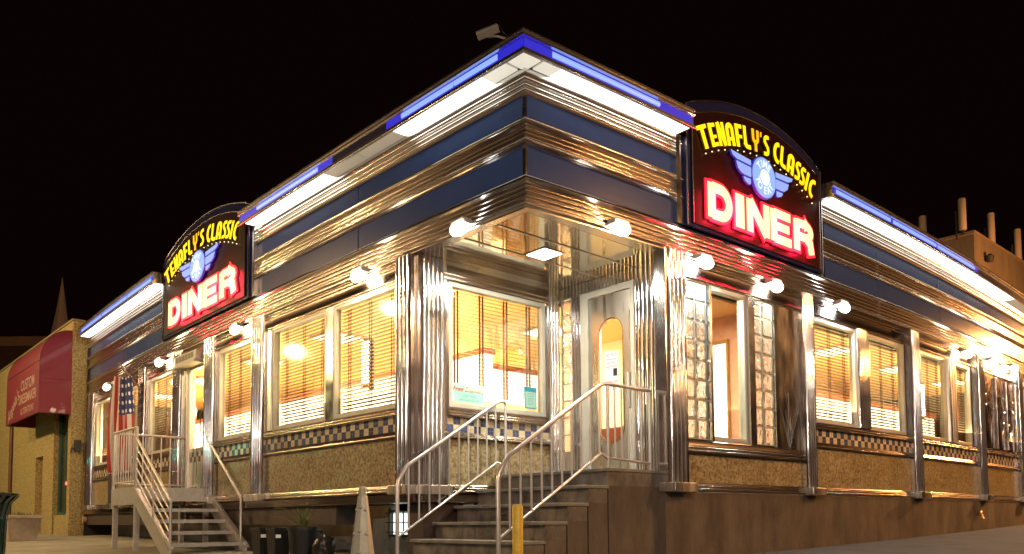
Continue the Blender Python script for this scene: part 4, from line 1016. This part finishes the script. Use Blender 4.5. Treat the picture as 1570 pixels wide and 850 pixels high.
# ------------------------------------------------------------------ notices in the windows
def PA(x, z, d): return fA(x, d, z)
fd = empty('delivery_notice', fA(1.0,-.024,2.03)); tag(fd, 'pale green Free Delivery notice in the large window corner', 'notice')
MB().prism(fA, [(.735,2.05),(1.185,2.05),(1.17,2.27),(.71,2.27)], -.028, -.025).build('card', emis('lit_card', (.30,.72,.55), .12, (.28,.55,.45)), fd)  # light on the card put in as faint emission
tx = MB(); put_text(tx, PA, 'Free Delivery', .945, 2.205, .085, d=-.0235, shear=.35, offset=.0015)
tx.build('red_script', mat('red_ink', (.42,.05,.03), .6), fd)
tx = MB(); put_text(tx, PA, 'Order Online', .955, 2.135, .036, d=-.0235); put_text(tx, PA, 'www.ClassicDiner.com', .955, 2.085, .032, d=-.0235)
tx.build('small_text', mat('green_ink', (.04,.16,.10), .6), fd)
hd = empty('hours_notice', fA(1.9,-.024,2.1)); tag(hd, 'small blue framed timetable notice in the large window, lower right', 'notice')
MB().prism(fA, [(1.83,2.07),(2.03,2.07),(2.03,2.34),(1.82,2.34)], -.028, -.025).build('card', mat('blue_card', (.03,.28,.40), .5), hd)
MB().prism(fA, [(1.845,2.085),(2.015,2.085),(2.015,2.28),(1.84,2.28)], -.025, -.0235).build('table', emis('lit_card2', (.40,.70,.55), .10, (.3,.5,.42)), hd)  # table sheet also brightened by a little emission of its own
tx = MB()
for j in range(6): put_text(tx, PA, ('DAILY MENU','soups 3.50','salads 6.95','eggs 4.25','grill 8.95','pies 2.75')[j], 1.925, (2.31,2.26,2.228,2.196,2.164,2.132)[j], .026, d=-.022)
tx.build('table_text', mat('teal_ink', (.02,.20,.26), .6), hd)
def PB(x, z, d): return fB(1.13-x, d, z)
dn = empty('door_notice', fB(1.13,-.048,2.1)); tag(dn, 'white paper notice taped inside the rounded door window', 'notice')
MB().prism(fB, [(1.26,2.26),(1.05,2.24),(1.05,2.72),(1.26,2.74)], -.049, -.046).build('paper', emis('lit_paper', (.7,.74,.8), .22, (.4,.42,.45)), dn)  # paper is no lamp; emission stands for the light on it
tx = MB()
for j, t in enumerate(('NOTICE', 'please use', 'other door', 'when closed')): put_text(tx, PB, t, -.02, (2.68,2.63,2.585,2.54)[j], .036 if j else .05, d=-.044)
put_text(tx, PB, 'THANK YOU', -.02, 2.35, .036, d=-.044)
tx.build('lettering', mat('faded_red_ink', (.6,.16,.12), .6), dn)
MB().prism(fB, [(1.12,2.42),(1.06,2.42),(1.06,2.51),(1.12,2.51)], -.046, -.044).build('grey_box', DARKM, dn)

# ------------------------------------------------------------------ things on the ground
def at(a, b): return W(a, b, ground_z(a, b))
# tall grey cone
cn = empty('tall_cone', at(-.53,-2.0)); tag(cn, 'tall slim grey traffic cone with studs, left of corner steps', 'traffic cone')
c_ = at(-.53,-2.0); CM = mat('cone_grey', (.42,.41,.34), .35, .1, var=.25, vscale=10)
MB().lathe(c_, [(.0,.80),(.022,.80),(.026,.785),(.028,.735),(.034,.73),(.115,.06),(.12,.04)], 8).build('body', CM, cn, bevel=.004)
MB().lathe(c_, [(0,.045),(.19,.045),(.20,.03),(.20,.0)], 8).build('base', CM, cn)
for i, z in enumerate((.66,.50,.36,.24)):
    r_ = .034+(.73-z)*.121
    for ang in (-105,-60,-150):
        a = math.radians(ang+7); p = Vector((c_.x+r_*math.cos(a)*.93, c_.y+r_*math.sin(a)*.93, c_.z+z-(.02 if ang != -105 else 0)))
        MB().lathe(tuple(p), [(0,-.013),(.011,-.009),(.014,0),(.011,.009),(0,.013)], 8).build('stud', CM, cn, smooth=60)
# yellow bollard
bo = empty('bollard', at(-1.2,-1.2)); tag(bo, 'yellow painted steel bollard in front of the corner steps', 'bollard')
MB().lathe(at(-1.2,-1.2), [(0,.66),(.030,.658),(.037,.645),(.038,0)], 20).build('post', mat('yellow_paint', (.72,.47,.02), .45, 0, col2=(.42,.26,.02), vscale=9, detail=8), bo, smooth=40)
MB().lathe(at(-1.2,-1.2), [(0,.012),(.07,.012),(.075,0)], 16).build('footing', CONC, bo)
# trash can with flared slats
tc_ = at(2.98,-3.72); tb_ = empty('trash_can', tc_); tag(tb_, 'dark green slatted street trash can with flared rim', 'trash can')
GRN = mat('dark_green_paint', (.012,.035,.025), .25, .2, coat=.5)
for k in range(24):
    a = 2*PI*k/24
    def ff(u, d, z, a=a): return Vector((tc_.x + math.cos(a)*(d) - math.sin(a)*u, tc_.y + math.sin(a)*d + math.cos(a)*u, tc_.z+z))
    mb = MB(); prof = [(.24,.04),(.255,.45),(.26,.62),(.29,.74),(.345,.80)]
    vs = [];
    for r_, z in prof:
        for u, d in ((-.022,r_),(.022,r_),(.022,r_+.008),(-.022,r_+.008)): vs.append(ff(u,d,z))
    fs = []
    for i in range(4):
        for q in range(4): fs.append((4*i+q,4*i+(q+1)%4,4*i+4+(q+1)%4,4*i+4+q))
    mb._add(vs, fs+[(3,2,1,0),(16,17,18,19)]); mb.build('slat', GRN, tb_)
MB().lathe(tc_, [(.262,.60),(.272,.60),(.272,.63),(.262,.63)], 28).lathe(tc_, [(.24,.05),(.252,.05),(.252,.09),(.24,.09)], 28).build('hoop', GRN, tb_)
MB().lathe(tc_, [(0,.02),(.22,.02),(.225,.72),(.21,.72),(.20,.06),(0,.05)], 24).build('liner', BLACKP, tb_)
MB().lathe(tc_, [(.33,.79),(.36,.80),(.36,.82),(.20,.84),(.19,.83)], 28).build('rim', GRN, tb_, smooth=50)
# concrete planter by the stucco building
pl = empty('concrete_planter', at(13.6,-1.35)); tag(pl, 'square pale concrete planter between trash can and stucco building', 'planter')
def fp(u, d, z): return W(13.6+u, -1.35-d, ground_z(13.6,-1.35)+z)
PLM = mat('planter_concrete', (.46,.37,.28), .9, 0, col2=(.28,.22,.16), vscale=4, bump=.2, bscale=50)
MB()._add([], []) 
mb = MB(); lo = [(-.24,-.24),(.24,-.24),(.24,.24),(-.24,.24)]; hi = [(-.29,-.29),(.29,-.29),(.29,.29),(-.29,.29)]
mb._add([fp(x,y,0) for x,y in lo]+[fp(x,y,.46) for x,y in hi], [(3,2,1,0),(4,5,6,7)]+[(i,(i+1)%4,4+(i+1)%4,4+i) for i in range(4)]); mb.build('box', PLM, pl)
mb = MB(); mb.vprism(lambda u,d,z: fp(u,d,z), [(-.33,-.33),(.33,-.33),(.33,.33),(-.33,.33)], .46, .53); mb.build('rim', PLM, pl, bevel=.01)
mb = MB()
for k in range(60):
    a = random.uniform(0,2*PI); r_ = random.uniform(0,.24); x, y = r_*math.cos(a), r_*math.sin(a)
    h_ = random.uniform(.03,.09); mb.quad([fp(x,y,.53), fp(x+.02,y+.01,.53), fp(x+.012+random.uniform(-.02,.02),y+random.uniform(-.02,.02),.53+h_)])
mb.build('low_plant', mat('dark_leaf', (.05,.08,.02), .7), pl)
# black pots with yucca
def black_pot(a, b, r_, h_, label, tall=True, square=False, tag_=True):
    t_ = empty('plant_pot', at(a,b)); tag(t_, label, 'plant pot', 'black containers beside the left wall')
    MB().lathe(at(a,b), [(0,.0),(r_*.8,.0),(r_*.98,h_-.04),(r_*1.06,h_-.04),(r_*1.06,h_),(r_*.94,h_),(r_*.9,h_-.05),(0,h_-.05)], 4 if square else 24).build('container', BLACKP, t_, smooth=35)
    return t_
p1 = black_pot(4.14,-.55,.15,.40, 'black square bin with white sticker, left one below the long spiky leaves', square=True)
p2 = black_pot(3.84,-.50,.15,.40, 'black square bin with white sticker, right of its twin', square=True)
for t_, (a,b) in ((p1,(4.14,-.55)),(p2,(3.84,-.50))):
    c_ = at(a,b); v = (Vector((0,0,0))-c_); v.z = 0; v.normalize(); sd = Vector((-v.y, v.x, 0))
    p = c_ + v*.15 + Vector((0,0,.30)); mb = MB()
    q = [p+sd*x+Vector((0,0,z)) for x,z in ((-.03,-.02),(.03,-.02),(.03,.02),(-.03,.02))]; mb._add(q+[x+v*.004 for x in q], [(0,1,2,3),(7,6,5,4),(0,4,5,1),(1,5,6,2),(2,6,7,3),(3,7,4,0)]); mb.build('sticker', mat('sticker_white', (.8,.8,.78), .5), t_)
p3 = black_pot(3.44,-.38,.18,.41, 'round black pot holding the green yucca')
yc = empty('yucca_plant', W(3.44,-.38,.60)); tag(yc, 'spiky green yucca growing in the round black pot', 'plant')
lf = MB(); c_ = W(3.44,-.38,ground_z(3.44,-.38)+.36)
for k in range(34):
    a = random.uniform(0,2*PI); ln = random.uniform(.18,.36); sp2 = random.uniform(.12,.62); w_ = random.uniform(.008,.013)
    dr = Vector((math.cos(a),math.sin(a),0)); sd = Vector((-dr.y,dr.x,0)); prev = None
    pts = [c_ + dr*sp2*ln*t*(.6+.6*t) + Vector((0,0,ln*t*(1-.22*t*sp2))) for t in (0,.35,.7,1)]
    for i in range(3):
        w0, w1 = w_*(1-i/3.2), w_*(1-(i+1)/3.05)
        lf.quad([pts[i]-sd*w0, pts[i]+sd*w0, pts[i+1]+sd*w1, pts[i+1]-sd*w1])
for k, (dx, dz) in enumerate(((.55,.26),(.42,.34),(-.35,.30),(.62,.16),(-.28,.18))):
    dr = LD.to_3d()*dx + RD.to_3d()*-.12
    pts = [c_ + dr*t + Vector((0,0,dz*math.sin(t*2.0)/.91)) for t in (0,.3,.6,.85,1)]
    for i in range(4): lf.quad([pts[i]+Vector((0,0,.007)), pts[i]-Vector((0,0,.007)), pts[i+1]-Vector((0,0,.006*(1-i/4))), pts[i+1]+Vector((0,0,.006*(1-i/4)))])
lf.build('leaves', mat('yucca_leaf', (.16,.19,.04), .5, var=.5, vscale=20), yc)
MB().tube([c_-Vector((0,0,.04)), c_+Vector((0,0,.06))], .03, 8).build('stem', mat('yucca_stem', (.12,.08,.04), .8), yc)
p4 = empty('rubbish_bag', at(3.07,-.32)); tag(p4, 'dark knotted rubbish bag right of the potted yucca', 'bag')
bg = MB(); c_ = at(3.07,-.32); prof = [(0,0),(.10,.0),(.12,.08),(.115,.20),(.10,.29),(.05,.32),(.025,.34),(.05,.375),(0,.38)]
bg.lathe(c_, prof, 18)
bg.v = [(x+.022*math.sin(19*z+31*y), y+.022*math.sin(37*x+17*z), z) for x,y,z in bg.v]
bg.build('sack', mat('bag_plastic', (.02,.014,.012), .3, bump=.4, bscale=18), p4, smooth=80)
# pipe and hydrant cap under the far left wall
pp = MB().tube([W(15.1,.35,.74), W(14.6,.35,.74), W(12.6,.3,.70)], .05, 10).tube([W(15.2,.25,.78), W(15.2,.18,.78)], .07, 10).tube([W(14.9,.3,.80),W(14.9,.3,.66)], .03, 8)
o = pp.build('drain_pipe', mat('pipe_paint', (.45,.28,.22), .6, var=.4, vscale=7), smooth=60); tag(o, 'pinkish pipe with capped end under the far left diner wall', 'pipe')

# ------------------------------------------------------------------ security camera on the roof corner
cc = empty('security_camera', W(.3,.12,5.2)); tag(cc, 'boxy security camera on a bracket at the roof corner', 'security camera')
def fcam(u, d, z): return fL(u, d, z)
CMT = mat('camera_housing', (.24,.22,.19), .4, .3)
cdir = (LD.to_3d()*.62 + RD.to_3d()*-.55 + Vector((0,0,-.28))).normalized()
pc = fL(.52,.22,5.42); back = pc - cdir*.11; frnt = pc + cdir*.11
mb = MB(); mb.tube([back, frnt], .052, 4); mb.build('body', CMT, cc, bevel=.006)
mb = MB(); mb.tube([pc-Vector((0,0,.05)), fL(.40,.20,5.33), fL(.24,.18,5.23)], .012, 8); mb.build('bracket', CMT, cc)
mb = MB(); mb.tube([back+Vector((0,0,.03)), fL(.34,.19,5.36), fL(.25,.18,5.24)], .004, 6); mb.build('cable', DARKM, cc)
mb = MB(); mb.box(fL, .19, .29, .12, .24, 5.208, 5.23); mb.build('foot', CMT, cc)

# ------------------------------------------------------------------ stucco building on the far left
nb = empty('stucco_building', W(18,0,.4)); tag(nb, 'yellow pebble stucco shop building left of the diner with red awning', 'shop building')
NB = -.05; SA = 15.47; TOPZ = 5.42
def nbx(a0,a1,z0,z1,b0=NB,b1=.35): return MB().vprism(fW, [(a0,b0),(a1,b0),(a1,b1),(a0,b1)], z0, z1)
wl = MB()
for m_ in (nbx(SA,15.72,.2,TOPZ,b1=2.0), nbx(15.72,17.05,3.45,TOPZ), nbx(15.72,16.95,.2,.90,NB+.02,.35), nbx(17.05,18.15,.2,TOPZ), nbx(18.15,18.95,2.42,TOPZ), nbx(18.95,40,.2,TOPZ), nbx(18.15,18.95,.2,.46)):
    wl._add(m_.v, m_.f)
wl.vprism(fW, [(15.72,.34),(18.96,.34),(18.96,.5),(15.72,.5)], .2, TOPZ-.01).vprism(fW, [(SA+.001,2.0),(SA+.25,2.0),(SA+.25,12),(SA+.001,12)], .2, TOPZ)
wl.build('wall', STUCCO, nb)
MB().vprism(fW, [(SA-.03,NB-.03),(40,NB-.03),(40,.2),(SA-.03,.2)], TOPZ, TOPZ+.04).build('coping', mat('coping_metal', (.25,.2,.12), .6), nb)
wf = nbx(15.74,15.82,.9,3.45,.06,.14); 
for m_ in (nbx(16.32,16.40,.9,3.45,.06,.14), nbx(16.97,17.05,.9,3.45,.06,.14), nbx(15.82,16.97,3.37,3.45,.06,.14), nbx(15.82,16.97,2.9,2.98,.06,.13), nbx(15.82,16.97,.9,.98,.06,.14)): wf._add(m_.v, m_.f)
wfo = wf.build('shop_window', mat('dark_green_frame', (.03,.09,.07), .4), nb)
MB().vprism(fW, [(15.82,.10),(16.97,.10),(16.97,.104),(15.82,.104)], .98, 3.37).build('pane', GLASS, wfo)
MB().vprism(fW, [(15.82,.16),(16.97,.16),(16.97,.18),(15.82,.18)], .98, 3.37).build('dark_interior', mat('shop_dark', (.04,.055,.04), .5), wfo)
o = MB().vprism(fW, [(16.2,.06),(16.3,.06),(16.3,.10),(16.2,.10)], 1.62, 1.68).build('red_indicator', emis('red_dot', (1.0,.03,.03), 9), wfo)
tx = MB(); put_text(tx, lambda x,z,d: W(15.98-x, .095, z), '304', 0, 1.12, .13); tx.build('house_number', mat('num_white', (.8,.8,.75), .5), wfo)
MB().vprism(fW, [(18.15,.2),(18.95,.2),(18.95,.24),(18.15,.24)], .46, 2.42).build('side_door', mat('tan_door', (.38,.30,.14), .7), nb)
MB().tube([W(21.9,NB-.05,.4), W(21.9,NB-.05,3.7)], .05, 8).build('downpipe', mat('brown_pipe', (.10,.035,.02), .5), nb)
# awning: quarter round front, panelled sides
AWN = mat('red_awning', (.19,.010,.03), .6, 0, var=.2, vscale=1.5, coat=.15)
AW0, AW1, AWD, AZ0, AZ1, AZT = 15.52, 19.1, .66, 3.22, 4.42, 5.18
prof = [(NB,AZT)] + [(NB-AWD*math.sin(PI/2*i/8), AZ1+(AZT-AZ1)*math.cos(PI/2*i/8)) for i in range(1,9)] + [(NB-AWD,AZ0)]
aw = MB(); n = len(prof)
aw._add([W(AW0,b,z) for b,z in prof]+[W(AW1,b,z) for b,z in prof], [(i,i+1,n+i+1,n+i) for i in range(n-1)])
aw._add([W(AW0,b,z) for b,z in prof]+[W(AW0,NB,AZ0)], [tuple(range(n+1))]); aw._add([W(AW1,b,z) for b,z in prof]+[W(AW1,NB,AZ0)], [tuple(range(n+1))])
awo = aw.build('awning', AWN, nb)
sol = awo.modifiers.new('thick', 'SOLIDIFY'); sol.thickness = .01
sm = MB()
for a in (AW0-.006, AW1+.006): sm.tube([W(a,b-.004,z) for b,z in prof], .012, 6)
sm.tube([W(AW0,NB-AWD-.006,AZ1), W(AW1,NB-AWD-.006,AZ1)], .008, 6).tube([W(AW0-.006,NB-.02,AZ0+.02), W(AW0-.006,NB-AWD,AZ0+.02), W(AW1,NB-AWD-.006,AZ0+.02)], .012, 6).tube([W(AW0-.006,NB-.02,4.02), W(AW0-.006,NB-AWD,4.02)], .008, 6)
sm.build('awning_frame', mat('awning_seam', (.13,.015,.03), .6), awo)
def PW(x, z, d): return W(17.3-x*1.0, NB-AWD-.012-d, z)
tx = MB()
put_text(tx, PW, 'CUSTOM', .62, 4.02, .36, offset=.004); put_text(tx, PW, 'DRESSMAKER', .62, 3.70, .33, offset=.004, space=.92); put_text(tx, PW, 'ALTERATIONS', .62, 3.40, .22, offset=.002)
put_text(tx, PW, "Angela's", -.98, 3.62, .42, rot=.42, shear=.3, offset=.004)
tx.build('awning_lettering', mat('cream_lettering', (.42,.28,.24), .6), awo)
lamp('awning_glow', 'POINT', W(16.6,-2.2,4.4), 16, (1.0,.45,.35), nb, size=.1)
wlm = MB().box(fL, 15.35, 15.42, .10, .24, 2.36, 2.62).tube([W(15.42,.0,2.42), W(15.3,-.06,2.42), W(15.3,-.06,2.3)], .02, 6); o = wlm.build('meter_box', DARKM); tag(o, 'small black fixture on the stucco corner beside the diner', 'wall fixture')

# ------------------------------------------------------------------ background left: steeple, dark roofs, bare twigs
stp = empty('church_steeple', (-33.1, 59.1, 2)); tag(stp, 'slender pale church steeple behind the stucco building', 'steeple')
MB().lathe((-33.1,59.1,12.0), [(.95,0),(.78,2.0),(.42,3.9),(.0,6.9)], 8).build('spire', mat('spire_paint', (.62,.44,.32), .8, var=.15), stp)
MB().lathe((-33.1,59.1,2.0), [(1.5,0),(1.5,9.6),(1.1,10.0),(0,10.0)], 4).build('tower', mat('tower_brick', (.12,.07,.05), .9), stp)
fb = empty('far_building', (-38, 61, 1.5)); tag(fb, 'low dark building behind the stucco wall, far left', 'building')
def fbx(x0,x1,y0,y1,z0,z1): 
    m_ = MB(); m_._add([(x0,y0,z0),(x1,y0,z0),(x1,y1,z0),(x0,y1,z0),(x0,y0,z1),(x1,y0,z1),(x1,y1,z1),(x0,y1,z1)], [(3,2,1,0),(4,5,6,7),(0,1,5,4),(1,2,6,5),(2,3,7,6),(3,0,4,7)]); return m_
DB = mat('dark_brick', (.10,.045,.03), .9, var=.3, vscale=1.2); LB = mat('pale_band', (.30,.17,.09), .9)
fbx(-52,-31.5,60,70,1.5,13.1).build('wall', DB, fb); fbx(-52.1,-31.4,59.8,60.0,13.9,14.6).build('cornice', LB, fb); fbx(-52,-31.5,60,70,13.1,14.6).build('parapet', DB, fb); fbx(-52.1,-31.4,59.85,60.0,11.2,11.7).build('brick_band', LB, fb)
tw = empty('bare_tree', W(30,-1.5,.5)); tag(tw, 'bare tree branches reaching into the left edge of the sky', 'tree')
BK = mat('bark', (.13,.07,.045), .9)
base = Vector((-27.0, 27.5, .6))
MB().tube([base, base+Vector((.2,0,3.5)), base+Vector((.5,0,7.0))], .28, 8, r2=.12).build('trunk', BK, tw)
br = MB()
def twig(p, dr, ln, r_, dep):
    pts = [p]; d_ = dr.normalized()
    for i in range(4):
        d_ = (d_ + Vector((random.uniform(-.25,.25),random.uniform(-.25,.25),random.uniform(-.1,.25)))).normalized(); pts.append(pts[-1]+d_*ln/4)
    br.tube(pts, r_, 5, r2=r_*.45)
    if dep: 
        for i in (1,2,3,4): twig(pts[i], (d_+Vector((random.uniform(-.9,.9),random.uniform(-.9,.9),random.uniform(-.2,.6)))), ln*.55, r_*.5, dep-1)
for k in range(7): twig(base+Vector((.3,0,3.5+k*.55)), Vector((random.uniform(-.6,1.0),random.uniform(-.5,.5),.8)), 2.6, .06, 2)
br.build('crown', BK, tw)

# ------------------------------------------------------------------ background right: concrete block with antennas
rb = empty('rear_building', W(4,24,.5)); tag(rb, 'beige concrete building behind the diner roof at right', 'building')
RBM = mat('stained_concrete', (.17,.13,.09), .9, 0, col2=(.09,.062,.04), vscale=1.1, stretch=(1,1,.22), detail=7, bump=.15, bscale=20)
MB().vprism(fW, [(2.75,19.66),(5.2,19.66),(5.2,40),(2.75,40)], .5, 8.62).build('wall', RBM, rb)
MB().vprism(fW, [(2.70,19.6),(5.25,19.6),(5.25,40),(2.70,40)], 8.62, 8.70).build('parapet', mat('parapet_dark', (.16,.11,.07), .9), rb)
ANT = mat('antenna_shell', (.26,.20,.15), .7)
for i, (a, b, z0, z1) in enumerate(((3.3,17.6,8.3,9.3),(2.95,19.45,8.72,9.62),(2.95,21.75,8.76,9.78),(2.95,24.15,8.8,9.86))):
    if i == 0: a, b, z0, z1 = 4.15, 19.8, 8.5, 9.55
    o_ = MB().lathe(W(a,b,z0), [(0,0),(.085,.0),(.10,.02),(.10,z1-z0-.02),(.085,z1-z0),(0,z1-z0)], 14).build('antenna', ANT, rb, smooth=40)
    MB().tube([W(a+.16,b,8.5), W(a+.16,b,z0+.6)], .03, 6).tube([W(a,b,z0-.12), W(a,b,z0+.01)], .05, 6).build('mast', DARKM, o_)
MB().lathe(W(2.62,20.45,7.95), [(0,0),(.08,0),(.12,.16),(.04,.22),(0,.22)], 10).build('wall_lamp', DARKM, rb)
# trim of names: none left over
